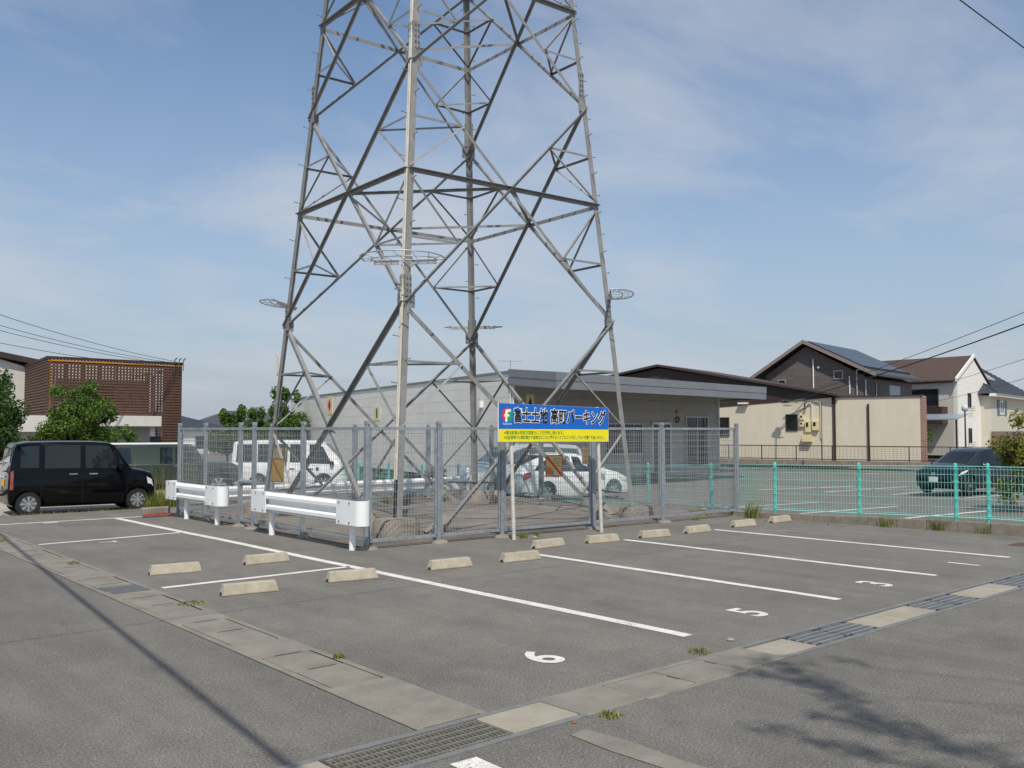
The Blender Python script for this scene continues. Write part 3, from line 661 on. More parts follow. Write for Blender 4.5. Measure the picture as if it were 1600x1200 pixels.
# ------------------------------------------------------------------ warning placards
M_PLA = mat('placard_cream', '#d9c489', .5, c2='#cdb678', vs=6); M_ORG = mat('placard_orange', '#c9762c', .5, var=.1); M_LBL = mat('placard_blue', '#6d8fa6', .5, var=.1); M_PBACK = mat('placard_faded', '#a98f57', .6, c2='#96804e', vs=6)
M_FADE = mat('faded_red', '#8e5a45', .6, var=.1)
def placard(loc, rz, label, w=.44, h=.42, faded=False):
    t = thing('warning_placard', label, 'placard', loc, rz, 'warning placards wired to the mesh fence'); m = M_PBACK if faded else M_PLA
    mb = MB(); mb.bb(-w/2, w/2, 0, .006, -h/2, h/2); part('plate', mb, m, t)
    f = .018
    for x0, x1, z0, z1 in ((-w/2, w/2, h/2-f, h/2), (-w/2, w/2, -h/2, -h/2+f), (-w/2, -w/2+f, -h/2, h/2), (w/2-f, w/2, -h/2, h/2)):
        mb = MB(); mb.bb(x0, x1, -.003, -.001, z0, z1); part('red_border', mb, M_FADE if faded else M_SRED, t)
    mb = MB(); mb.prism([(-w/2+.02, -.0045, h/2-.05), (-w/2+.05, -.0045, h/2-.02), (w/2-.02, -.0045, -h/2+.05), (w/2-.05, -.0045, -h/2+.02)], (0, -.001, 0)); part('red_stripe', mb, M_FADE if faded else M_SRED, t)
    if not faded:
        mb = MB(); mb.prism([(-.2, -.002, -.17), (-.08, -.002, -.17), (-.06, -.002, -.06), (-.1, -.002, -.02), (-.18, -.002, -.02), (-.2, -.002, -.07)], (0, -.001, 0)); part('orange_figure', mb, M_ORG, t)
        mb = MB(); mb.prism([(-.09, -.0035, -.18), (.0, -.0035, -.18), (-.01, -.0035, -.09), (-.06, -.0035, -.08)], (0, -.001, 0)); part('blue_figure', mb, M_LBL, t)
        for k in range(4):
            mb = MB(); mb.bb(-.02, .17, -.0025, -.0015, .13-k*.045, .145-k*.045); part('text_line', mb, M_PBACK, t)
def fpt(d, run=(c0, cR), o=-.045):
    p = along(run[0], run[1], d); u = (run[1]-run[0]).normalized(); n_ = Vector((u.y, -u.x)); return p+n_*(-o), math.atan2(u.y, u.x)
p, a_ = fpt(4.17); placard((p.x, p.y, 1.30), a_, 'cream warning placard with red border on the front fence below the blue sign')
p = along(c0, cL, 3.2); placard((p.x-.05, p.y, 1.22), R(-88.8), 'faded tan warning placard on the left side fence above the longer guardrail', .46, .46, True)
p = along(cL, cB, 2.6); placard((p.x, p.y+.05, 1.30), R(-1+180), 'tan back of a placard hung on the rear fence behind the near pylon leg', .5, .5, True)
p = along(cR, cB, 4.9); placard((p.x+.04, p.y, 1.3), R(90), 'tan back of a placard hung on the right side fence beside the right pylon leg', .5, .5, True)

# ------------------------------------------------------------------ guardrails
def wbeam(L, t=.004):
    """W profile along +Y, face towards -X, centred on z = 0"""
    pr = [(0, -.19), (-.0, -.17), (-.085, -.13), (-.085, -.075), (-.012, -.03), (-.012, .03), (-.085, .075), (-.085, .13), (0, .17), (0, .19)]
    mb = MB(); vs = []
    for y in (0, L):
        vs += [(x, y, z) for x, z in pr]+[(x+.008, y, z) for x, z in reversed(pr)]
    n = len(pr)*2
    mb.add(vs, [(i, (i+1) % n, n+(i+1) % n, n+i) for i in range(n)]+[(i, i+1, n-2-i, n-1-i) for i in range(len(pr)-1)]+[(n+i+1, n+i, 2*n-1-i, 2*n-2-i) for i in range(len(pr)-1)]); return mb
def guardrail(loc, rz, L, postY, label, nm='guardrail', zc=.63, ends=(1, 1)):
    t = thing(nm, label, 'guardrail', loc, rz, 'white guardrails round the pylon enclosure')
    part('beam', wbeam(L), M_WHITEP, t, loc=(0, 0, zc), smooth=True, ang=25)
    for e, y, s_ in ((ends[0], 0, -1), (ends[1], L, 1)):
        if not e: continue
        # end sleeve: flat sheet that overlaps the beam, then curls round behind it
        pts = [(-.092, -s_*.55), (-.092, s_*.06)]+[(-.092+.13-.13*math.cos(a), s_*(.06+.13*math.sin(a))) for a in np.linspace(.25, math.pi, 9)]
        mb = MB(); vs = [(x, y+yy, z) for z in (-.205, .205) for x, yy in pts]; n = len(pts)
        # inner skin
        vs += [(x+.012 if i < 2 else x+(.012 if i < 6 else -.004), y+yy-s_*(.012 if i > 1 else 0), z) for z in (-.205, .205) for i, (x, yy) in enumerate(pts)]
        fs = [(i, i+1, n+i+1, n+i) for i in range(n-1)]+[(2*n+i+1, 2*n+i, 3*n+i, 3*n+i+1) for i in range(n-1)]
        fs += [(i, 2*n+i, 2*n+i+1, i+1) for i in range(n-1)]+[(n+i+1, 3*n+i+1, 3*n+i, n+i) for i in range(n-1)]+[(0, n, 3*n, 2*n), (n-1, 3*n-1, 4*n-1, 2*n-1)]
        mb.add(vs, fs); sl_ = part('end_sleeve', mb, M_WHITEP, t, True, loc=(0, 0, zc), ang=50)
        b = MB()
        for yy in (-s_*.12, -s_*.45):
            for zz in (-.16, .16): b.tube((-.106, y+yy-s_*.0, zz), (-.09, y+yy, zz), .014, 6)
        part('bolts', b, M_DARKST, sl_, kind='stuff')
    for py in postY:
        mb = MB(); mb.tube((.07, py, -.3), (.07, py, zc+.02), .057, 12); part('post', mb, M_WHITEP, t, True)
    for py in postY:
        mb = MB(); mb.box((.03, py, zc), (.06, .09, .25)); part('bracket', mb, M_WHITEP, t)
guardrail((8.36, 13.22, 0), R(-1.2), 3.75, (.28, 3.25), 'longer white guardrail nearer the camera beside the corner of the mesh fence', zc=.635)
guardrail((8.47, 18.75, 0), R(-1.2), 2.75, (.25, 1.95), 'shorter white guardrail further back beside the left side of the mesh fence', zc=.62)
guardrail((18.2, 23.0, 0), R(90), 8.4, (.3, 2.3, 4.3, 6.3, 8.1), 'long white guardrail behind the pylon enclosure in front of the white van', zc=.36)
mb = MB(); 
dl = thing('marker_post', 'short white post with rounded cap at the end of the far guardrail', 'post', (18.55, 22.95, -.3)); mb.tube((0, 0, 0), (0, 0, .95), .06, 12); part('post', mb, M_WHITEP, dl, True)
mb = MB(); mb.lathe([(.06, .95), (.075, .97), (.07, 1.06), (.03, 1.11)], (0, 0, 0), n=12); part('cap', mb, M_WHITEP, dl, True)

# ------------------------------------------------------------------ wheel stops
def wheelstop(): 
    L, d, h = .70, .17, .135; mb = MB()
    a = [(-d/2, 0), (-d/2, .02), (-.05, h), (.05, h), (d/2, .02), (d/2, 0)]
    # outline with a drain notch left under each end
    vs = []; xs = [-L/2, -L/2+.05, L/2-.05, L/2]; ins = [0, 1, 1, 0]
    for x in (-L/2, L/2): 
        k = 1 if x > 0 else -1
        vs += [(x-k*(.03 if z > .05 else 0), y, z) for y, z in a]
    n = len(a)
    mb.add(vs, [(i, (i+1) % n, n+(i+1) % n, n+i) for i in range(n)]+[tuple(range(n-1, -1, -1)), tuple(range(n, 2*n))])
    return mb
me_ws = mesh_from(wheelstop(), M_STOP, bevel=.008)
nb = MB(); nb.prism([(0, -.04, .0), (0, .04, .0), (0, .035, .03), (0, 0, .045), (0, -.035, .03)], (.02, 0, 0)); me_nt = mesh_from(nb, M_PIT)
WS = [(5.23, 12.98, -9, 'farther wheel stop close to the road gutter, left one of its pair'),
      (5.28, 10.80, -7, 'wheel stop nearest to the camera on the left, close to the road gutter'),
      (6.66, 13.07, -2, 'wheel stop left of the long white line below the longer guardrail'),
      (6.76, 10.82, -9, 'wheel stop just left of the long white line, right one of the nearest pair'),
      (8.41, 10.82, -5, 'wheel stop just right of the long white line, closest to the fence corner'),
      (9.68, 10.70, -6, 'wheel stop touching the start of the first stall line right of number 5 bay'),
      (11.16, 11.62, 1, 'wheel stop in front of the left sign pole'),
      (12.35, 11.47, -7, 'wheel stop in front of the right sign pole'),
      (13.66, 11.36, -7, 'wheel stop right of the right sign pole, left one of the pair before bay 1'),
      (14.92, 11.33, 0, 'wheel stop right beside the start of the farthest long stall line'),
      (16.57, 11.40, -2, 'second wheel stop from the kerb at the far right'),
      (17.97, 11.42, 0, 'wheel stop at the far right end of the row next to the kerb')]
for x, y, a, lb in WS:
    t = thing('wheel_stop', lb, 'wheel stop', (x, y, .0), R(a)+random.uniform(-.02, .02), 'concrete wheel stops of the parking bays')
    inst(me_ws, 'block', t); inst(me_nt, 'drain_notch', t, (-.352, 0, 0)); inst(me_nt, 'drain_notch', t, (.334, 0, 0))

# ------------------------------------------------------------------ cars
M_CGLASS = glassmat('car_glass', '#1b2326'); M_CGLASSL = glassmat('car_glass_light', '#46585a')
M_CHROME = mat('chrome', '#c9cacb', .15, .95, var=.04); M_RIM = mat('alloy', '#c4c6c8', .3, .7, var=.06); M_LAMP = mat('lamp_lens', '#dfe3e5', .1, .1, var=.1, vs=14); M_TAIL = mat('tail_lens', '#a01d1d', .15, var=.2, vs=9); M_ARCH = mat('arch_black', '#0b0b0b', .9, var=.1)
def carpaint(nm, c, coat=.6, rough=.3, spec=.4): return mat('paint_'+nm, c, rough, .0, var=.04, coat=coat, spec=spec)
def build_wheel(parent, x, y, r, w, side, nsp=8, rim=.66):
    mb = MB(); mb.lathe([(r*.62, -w/2), (r*.94, -w/2), (r, -w/2+.03), (r, w/2-.03), (r*.94, w/2), (r*.62, w/2)], (0, 0, 0), 'Y', 24)
    t = part('wheel', mb, M_RUBBER, parent, True, loc=(x, y, r), ang=40)
    R_ = r*rim; b = MB(); yo = side*(w/2-.012)
    b.lathe([(R_*.1, yo-side*.03), (R_*.98, yo-side*.03)], (0, 0, 0), 'Y', 20); part('wheel_well', b, M_ARCH, t)
    b = MB(); b.lathe([(R_*.90, yo-.012), (R_, yo-.012), (R_, yo+.012), (R_*.90, yo+.012), (R_*.90, yo-.012)], (0, 0, 0), 'Y', 24); b.lathe([(R_*.24, yo-.01), (R_*.22, yo+side*.012), (.005, yo+side*.014)], (0, 0, 0), 'Y', 12)
    for k in range(nsp):
        a = 2*math.pi*k/nsp; d = Vector((math.cos(a), 0, math.sin(a))); n = Vector((-math.sin(a), 0, math.cos(a)))
        vs = [d*R_*.18+n*R_*.06, d*R_*.18-n*R_*.06, d*R_*.93-n*R_*(1.05/nsp), d*R_*.93+n*R_*(1.05/nsp)]; vs = [v+Vector((0, yo-.006, 0)) for v in vs]
        b.prism(vs, (0, side*.014, 0))
    part('rim', b, M_RIM, t)
class Car:
    """stations: x, zb, zs (belt), zt (top), hw (half width), ht (half width at the top)"""
    def __init__(s, st): s.st = sorted(st)
    def at(s, x):
        st = s.st
        for a, b in zip(st[:-1], st[1:]):
            if a[0] <= x <= b[0]:
                t = (x-a[0])/(b[0]-a[0]); return [p+(q-p)*t for p, q in zip(a, b)]
        return list(st[0] if x < st[0][0] else st[-1])
    def section(s, q):
        x, zb, zs, zt, hw, ht = q; zr = zt-.055 if zt-zs > .12 else zs+(zt-zs)*.55
        h = [(hw*.80, zb), (hw*.955, zb+.03), (hw, zb+.14), (hw*1.0, zb+(zs-zb)*.55), (hw*.985, zs-.03), (hw*.965, zs), (ht, zr), (ht*.955, zt-.018), (ht*.80, zt), (ht*.4, zt+.012), (0, zt+.016)]
        return [(x, y, z) for y, z in h]+[(x, -y, z) for y, z in reversed(h[:-1])]
    def body(s):
        secs = [s.section(q) for q in s.st]; n = len(secs[0]); mb = MB(); vs = [p for q in secs for p in q]; fs = []
        for i in range(len(secs)-1):
            for k in range(n): fs.append((i*n+k, i*n+(k+1) % n, (i+1)*n+(k+1) % n, (i+1)*n+k))
        fs += [tuple(range(n-1, -1, -1)), tuple(range((len(secs)-1)*n, len(secs)*n))]; mb.add(vs, fs); return mb
    def side(s, x, v, sgn, off=.008):
        q = s.at(x); _, zb, zs, zt, hw, ht = q; zr = zt-.055 if zt-zs > .12 else zs+(zt-zs)*.55
        if v >= 0: y = hw*.965+(ht-hw*.965)*v; z = zs+(zr-zs)*v
        else: z = zs+(zs-zb)*v; f = -v; y = hw*(.985 if f < .1 else 1.0)
        return Vector((x, sgn*(y+off), z))
    def topp(s, x, u, off=.008, dirx=0):
        _, zb, zs, zt, hw, ht = s.at(x); y = ht*.80*u; return Vector((x+dirx*off, y, zt+.016-.016*abs(u)+off))
def arches(mesh, cuts):
    o = bpy.data.objects.new('tmp', mesh); col.objects.link(o); tmp = []
    for x, y, r, w in cuts:
        mb = MB(); mb.lathe([(r, -w/2), (r, w/2)], (x, y, r*.86), 'Y', 28); c = bpy.data.objects.new('cut', mesh_from(mb, M_ARCH)); col.objects.link(c); tmp.append(c)
        md = o.modifiers.new('b', 'BOOLEAN'); md.operation = 'DIFFERENCE'; md.object = c; md.solver = 'EXACT'
    bpy.context.view_layer.update(); dg = bpy.context.evaluated_depsgraph_get(); me = bpy.data.meshes.new_from_object(o.evaluated_get(dg))
    for t in tmp+[o]: bpy.data.objects.remove(t)
    return me
def sidepanel(car, pts, sgn, m, nm, parent, off=.008, th=.0):
    # subdivide the outline so that it follows the body
    out = []
    for i, p in enumerate(pts):
        q = pts[(i+1) % len(pts)]
        for k in range(3): out.append((p[0]+(q[0]-p[0])*k/3, p[1]+(q[1]-p[1])*k/3))
    mb = MB(); vs = [car.side(x, v, sgn, off) for x, v in out]; c = (sum(p[0] for p in pts)/len(pts), sum(p[1] for p in pts)/len(pts)); vs.append(car.side(c[0], c[1], sgn, off)); n = len(out)
    fs = [(i, (i+1) % n, n) if sgn < 0 else ((i+1) % n, i, n) for i in range(n)]; mb.add(vs, fs)
    # thin edge back to the body
    vs2 = [car.side(x, v, sgn, -.01) for x, v in out]; mb.add([*vs[:-1], *vs2], [(i, n+i, n+(i+1) % n, (i+1) % n) for i in range(n)])
    return part(nm, mb, m, parent, fix=True)
def toppanel(car, x0, x1, u0, m, nm, parent, off=.01, nx=5, ny=6, u1=None):
    u1 = u1 or u0; mb = MB(); vs = []; fs = []; sgn = 1
    for i in range(nx):
        x = x0+(x1-x0)*i/(nx-1); uu = u0+(u1-u0)*i/(nx-1)
        e = .02; _, _, _, za, _, _ = car.at(x-e); _, _, _, zb_, _, _ = car.at(x+e); nrm = Vector((-(zb_-za)/(2*e), 0, 1)).normalized()
        for j in range(ny): p = car.topp(x, -uu+2*uu*j/(ny-1), 0); vs.append(p+nrm*off)
    for i in range(nx-1):
        for j in range(ny-1): k = i*ny+j; fs.append((k, k+1, k+ny+1, k+ny))
    mb.add(vs, fs); return part(nm, mb, m, parent, fix=True, smooth=True)
def make_car(name, label, loc, rz, st, paint, wheels, wr, windows, ws, rw, extras=None, roof=None, tyre_w=.18, nsp=8, glass=None, track=None):
    t = thing(name, label, 'car', loc, rz); car = Car(st); glass = glass or M_CGLASS
    hw = max(q[4] for q in st); ty = hw-tyre_w/2-.02
    me = mesh_from(car.body(), paint); me = arches(me, [(x, s_*hw, wr*1.17, .5) for x in wheels for s_ in (-1, 1)])
    for p in me.polygons: p.use_smooth = True
    me.set_sharp_from_angle(angle=R(28)); me.materials.clear(); me.materials.append(paint); b = part('body', me, paint, t)
    xs_ = [q[0] for q in st]
    mb = MB(); mb.bb(xs_[0]+.25, xs_[-1]-.25, -hw+.28, hw-.28, .2, .42); part('underbody', mb, M_ARCH, t)
    for x in wheels:
        for s_ in (-1, 1): build_wheel(t, x, s_*ty, wr, tyre_w, s_, nsp)
    for pts in windows:
        for s_ in (-1, 1): sidepanel(car, pts, s_, glass, 'side_window', b)
    if ws: toppanel(car, ws[0], ws[1], ws[2], glass, 'windscreen', b, u1=ws[3] if len(ws) > 3 else None)
    if rw: toppanel(car, rw[0], rw[1], rw[2], M_CGLASS, 'rear_window', b)
    if roof: toppanel(car, roof[0], roof[1], 1.0, roof[2], 'roof_panel', b, off=.012, nx=8)
    ex = extras or {}
    for x, v in ex.get('handles', []):
        for s_ in (-1, 1):
            p = car.side(x, v, s_, .02); mb = MB(); mb.box(p, (.2, .025, .03)); part('door_handle', mb, ex.get('hm', M_CHROME), b, bevel=.006)
    for x in ex.get('seams', []):
        for s_ in (-1, 1): sidepanel(car, [(x-.005, -.9), (x+.005, -.9), (x+.005, .02), (x-.005, .02)], s_, M_ARCH, 'door_seam', b, off=.002)
    for x, v in ex.get('mirrors', []):
        for s_ in (-1, 1):
            p = car.side(x, v, s_, .1); mb = MB(); mb.lathe([(.02, -.09), (.085, -.06), (.095, .03), (.05, .09)], p, 'Y', 10); part('mirror', mb, ex.get('mm', paint), b, True)
    for pts in ex.get('headlights', []):
        for s_ in (-1, 1): sidepanel(car, pts, s_, M_LAMP, 'headlight', b, off=.012)
    for pts in ex.get('taillights', []):
        for s_ in (-1, 1): sidepanel(car, pts, s_, ex.get('tm', M_TAIL), 'tail_light', b, off=.012)
    for pts, m, nm in ex.get('panels', []):
        for s_ in (-1, 1): sidepanel(car, pts, s_, m, nm, b, off=ex.get('poff', .006))
    for nm, c, d, m in ex.get('boxes', []):
        mb = MB(); mb.box(c, d); part(nm, mb, m, b, bevel=min(d)*.25)
    return t, car, b
# black tall kei wagon (front towards +X)
KEI = [(-1.70, .40, .90, 1.0, .66, .60), (-1.685, .28, 1.0, 1.12, .70, .63), (-1.66, .25, 1.06, 1.20, .725, .65), (-1.60, .22, 1.09, 1.60, .737, .645), (-1.53, .20, 1.10, 1.735, .737, .65), (-1.3, .19, 1.10, 1.77, .737, .655),
       (-.6, .19, 1.10, 1.785, .737, .66), (.2, .19, 1.09, 1.78, .737, .66), (.55, .19, 1.08, 1.755, .737, .655), (.70, .19, 1.075, 1.68, .737, .645), (.88, .19, 1.06, 1.44, .737, .64), (1.08, .19, 1.04, 1.16, .737, .645), (1.14, .19, 1.03, 1.09, .737, .655),
       (1.42, .20, .98, 1.04, .730, .65), (1.60, .22, .91, .98, .712, .63), (1.67, .25, .76, .86, .68, .60), (1.70, .34, .60, .68, .62, .54)]
P_BLK = carpaint('black', '#030405', .0, .09, .32)
make_car('parked_car', 'black boxy minicar seen from its right side, parked on gravel at the left', (7.60, 25.15, -.06), R(-4.7), KEI, P_BLK, (-1.26, 1.26), .285,
    [[(-1.45, .08), (-1.05, .08), (-1.05, .93), (-1.45, .93)], [(-.92, .04), (-.12, .04), (-.12, .93), (-.92, .93)], [(-.0, .04), (.74, .04), (.72, .5), (.58, .93), (-.0, .93)], [(.81, .06), (1.0, .10), (.80, .78)]], (1.11, .70, .97, .97), (-1.65, -1.56, .92),
    dict(handles=[(-.28, -.13), (.18, -.13)], seams=[-1.0, -.06, .98], mirrors=[(.84, .14)], mm=P_BLK, headlights=[[(1.47, -.12), (1.6, -.17), (1.65, -.36), (1.50, -.34)]], taillights=[[(-1.66, -.0), (-1.60, -.0), (-1.60, -.52), (-1.675, -.52)]],
         panels=[([(-1.0, .95), (.5, .95), (.6, .80), (-1.0, 1.04)], M_BLACK, 'rain_visor')], tm=mat('tail_clear', '#8f4a48', .15, var=.3, vs=12),
         boxes=[('number_plate', (-1.715, 0, .78), (.02, .33, .165), mat('plate_yellow', '#e8b21c', .5, var=.05)), ('front_grille', (1.69, 0, .55), (.04, .9, .2), M_BLACK), ('rear_handle', (-1.71, 0, .93), (.03, .6, .04), M_CHROME)]))
# white hatchback liftback (front +X)
PRI = [(-2.18, .50, .80, .88, .62, .50), (-2.14, .34, .90, .98, .74, .58), (-2.05, .26, .94, 1.10, .80, .60), (-1.75, .22, .95, 1.24, .845, .58), (-1.2, .2, .94, 1.40, .86, .575), (-.5, .19, .92, 1.485, .862, .585), (.05, .19, .905, 1.46, .862, .59), (.45, .19, .895, 1.34, .862, .585), (1.0, .19, .88, 1.10, .86, .60),
       (1.25, .19, .865, .98, .855, .64), (1.7, .2, .80, .88, .83, .66), (2.0, .22, .70, .77, .76, .60), (2.15, .28, .58, .66, .65, .52), (2.22, .38, .50, .55, .52, .42)]
P_WHT = carpaint('white', '#e9e9e6')
_hb = make_car('parked_car', 'white hatchback with silver wheels behind the fence, partly hidden by the sign poles', (21.5, 21.6, -.3), R(-9), PRI, P_WHT, (-1.28, 1.35), .315,
    [[(-1.75, .15), (-1.25, .05), (-1.2, .85), (-1.45, .75)], [(-1.1, .05), (-.3, .05), (-.3, .93), (-1.05, .9)], [(-.2, .05), (.72, .06), (.42, .6), (.05, .92), (-.2, .93)], [(.8, .1), (1.02, .1), (.6, .62)]], (1.15, .16, .95), (-1.95, -1.2, .95),
    dict(handles=[(-.95, -.12), (-.05, -.12)], hm=P_WHT, seams=[-1.15, -.25, .95], mirrors=[(.85, .08)], mm=P_WHT, headlights=[[(1.55, -.08), (1.95, -.12), (2.08, -.3), (1.7, -.25)]], taillights=[[(-2.1, -.02), (-1.85, .02), (-1.9, -.2), (-2.12, -.35)]]), nsp=6)
_hb[0].scale = (1, 1, 1.06)
# silver minivan behind the hatchback (front towards the left)
VAN = [(-2.30, .40, .90, 1.0, .74, .62), (-2.26, .3, .98, 1.25, .80, .66), (-2.1, .24, 1.0, 1.66, .85, .66), (-1.9, .2, 1.0, 1.78, .855, .66), (-.8, .19, .98, 1.84, .858, .67), (.3, .19, .97, 1.82, .858, .67), (.7, .19, .96, 1.72, .858, .66), (1.5, .19, .94, 1.18, .855, .66), (1.62, .2, .93, 1.06, .85, .68), (2.0, .22, .84, .92, .82, .66), (2.22, .26, .68, .76, .74, .60), (2.32, .38, .56, .62, .62, .5)]
P_SIL = carpaint('silver', '#aeb3b6')
make_car('parked_car', 'silver minivan with sloping windscreen behind the white hatchback', (21.9, 24.2, -.3), R(168), VAN, P_SIL, (-1.4, 1.4), .32,
    [[(-2.0, .08), (-1.1, .05), (-1.1, .9), (-1.95, .9)], [(-1.0, .05), (.05, .05), (.05, .92), (-1.0, .92)], [(.15, .05), (1.15, .08), (.62, .85), (.15, .92)]], (1.55, .74, .96), (-2.25, -2.08, .9),
    dict(handles=[(-.2, -.12), (.35, -.12)], hm=P_SIL, seams=[-1.05, .1], mirrors=[(1.05, .1)], headlights=[[(1.9, -.08), (2.2, -.2), (2.2, -.45), (1.9, -.3)]], taillights=[[(-2.2, .3), (-2.1, .3), (-2.1, -.3), (-2.25, -.3)]]), nsp=6, glass=M_CGLASSL)
# white one-box van (front +X)
HI = [(-2.35, .45, 1.05, 1.2, .78, .70), (-2.33, .32, 1.08, 1.45, .83, .72), (-2.25, .27, 1.08, 1.92, .845, .74), (-2.1, .25, 1.08, 1.97, .848, .745), (-.5, .25, 1.08, 1.99, .848, .745), (1.0, .25, 1.06, 1.97, .848, .74), (1.4, .25, 1.05, 1.86, .848, .73), (1.95, .25, 1.03, 1.28, .845, .72), (2.12, .26, .98, 1.06, .83, .72), (2.28, .3, .80, .90, .78, .68), (2.34, .42, .62, .70, .70, .6)]
_vn = make_car('parked_van', 'white one-box van parked beyond the left part of the mesh fence', (17.85, 32.9, -.3), R(-38), HI, P_WHT, (-1.25, 1.35), .32,
    [[(-2.15, .05), (-1.45, .05), (-1.45, .9), (-2.12, .9)], [(-1.3, .05), (-.1, .05), (-.1, .9), (-1.3, .9)], [(.0, .05), (.65, .05), (.65, .9), (.0, .9)], [(.78, .0), (1.75, .0), (1.32, .88), (.78, .9)]], (2.02, 1.42, .95), (-2.32, -2.24, .85),
    dict(handles=[(.85, -.25), (.1, -.25)], hm=M_BLACK, seams=[.7, -.05, -1.4], mirrors=[(1.7, .1)], mm=M_BLACK, headlights=[[(2.1, -.15), (2.28, -.2), (2.3, -.5), (2.15, -.5)]], taillights=[[(-2.3, -.1), (-2.25, -.1), (-2.25, -.65), (-2.32, -.65)]], boxes=[('fuel_lid', (1.1, -.85, .85), (.12, .01, .14), M_BLACK)]), nsp=6)
_vn[0].scale = (.94, .94, .96)
# dark green off-roader with white roof (front +X)
FJ = [(-2.2, .55, 1.0, 1.1, .78, .70), (-2.17, .45, 1.1, 1.35, .86, .76), (-2.1, .42, 1.12, 1.72, .90, .78), (-1.9, .42, 1.14, 1.80, .91, .79), (-.3, .42, 1.14, 1.83, .91, .79), (.4, .42, 1.13, 1.81, .91, .78), (.62, .42, 1.12, 1.74, .91, .78), (.95, .42, 1.11, 1.22, .91, .80), (1.9, .44, 1.05, 1.14, .89, .78), (2.15, .48, .95, 1.02, .84, .74), (2.22, .6, .8, .86, .76, .66)]
P_GRN = carpaint('green', '#2e382f')
make_car('parked_car', 'dark green off-road car with white roof behind the black minicar', (13.0, 32.6, -.3), R(-14), FJ, P_GRN, (-1.3, 1.4), .40,
    [[(-1.95, .05), (-1.45, .05), (-1.5, .9), (-1.95, .9)], [(-.55, .03), (-.15, .03), (-.15, .9), (-.55, .9)], [(-.05, .03), (.72, .03), (.5, .9), (-.05, .9)]], (.93, .64, .95), None,
    dict(handles=[(.0, -.1)], seams=[-.6, .75], mirrors=[(.75, .1)], boxes=[('roof_panel', (-.75, 0, 1.83), (2.75, 1.5, .06), P_WHT)]), nsp=6)
# white wagon at the left edge
make_car('parked_car', 'white minivan cut off by the left edge of the picture', (4.6, 32.5, -.06), R(-8), VAN, P_WHT, (-1.4, 1.4), .32,
    [[(-2.0, .08), (-1.1, .05), (-1.1, .9), (-1.95, .9)], [(-1.0, .05), (.05, .05), (.05, .92), (-1.0, .92)], [(.15, .05), (1.15, .08), (.62, .85), (.15, .92)]], (1.55, .74, .96), (-2.25, -2.08, .9),
    dict(handles=[(-.2, -.12), (.35, -.12)], hm=P_WHT, seams=[-1.05, .1]), nsp=6)
# dark blue-green hatchback at the right, front towards the camera
SW_ = [(-1.88, .45, .90, 1.0, .66, .55), (-1.84, .32, .96, 1.12, .76, .60), (-1.7, .25, .98, 1.34, .83, .60), (-1.4, .22, .97, 1.46, .847, .60), (-.7, .2, .955, 1.50, .848, .605), (0, .2, .94, 1.475, .848, .605), (.3, .2, .93, 1.38, .848, .60), (.95, .2, .92, 1.03, .848, .64), (1.1, .2, .91, .98, .845, .66), (1.55, .21, .84, .91, .82, .66), (1.78, .23, .74, .80, .75, .62), (1.88, .28, .60, .67, .66, .54), (1.93, .38, .50, .55, .54, .44)]
P_NVY = carpaint('navy', '#0b191d')
_, carS, bS = make_car('parked_car', 'dark teal hatchback facing the camera behind the mint fence at the right', (32.4, 13.3, -.1), R(169), SW_, P_NVY, (-1.2, 1.23), .31,
    [[(-1.3, .1), (-.55, .05), (-.55, .9), (-1.15, .88)], [(-.45, .05), (.62, .06), (.22, .82), (-.45, .92)]], (1.0, .33, .95), (-1.82, -1.5, .9),
    dict(handles=[(-.9, -.12), (-.3, -.12)], seams=[-.5, .72], mirrors=[(.62, .1)], mm=P_NVY, headlights=[[(1.32, -.08), (1.62, -.10), (1.74, -.22), (1.48, -.20)]],
         boxes=[('number_plate', (1.93, 0, .50), (.02, .33, .165), M_WHITE), ('lower_grille', (1.90, 0, .32), (.06, .9, .1), M_BLACK), ('grille_bar', (1.915, 0, .66), (.03, .8, .02), M_CHROME), ('emblem', (1.93, 0, .68), (.02, .12, .09), M_CHROME), ('fog_lamp', (1.80, .52, .42), (.08, .12, .08), M_LAMP), ('fog_lamp', (1.80, -.52, .42), (.08, .12, .08), M_LAMP)]), nsp=10, glass=M_CGLASS)

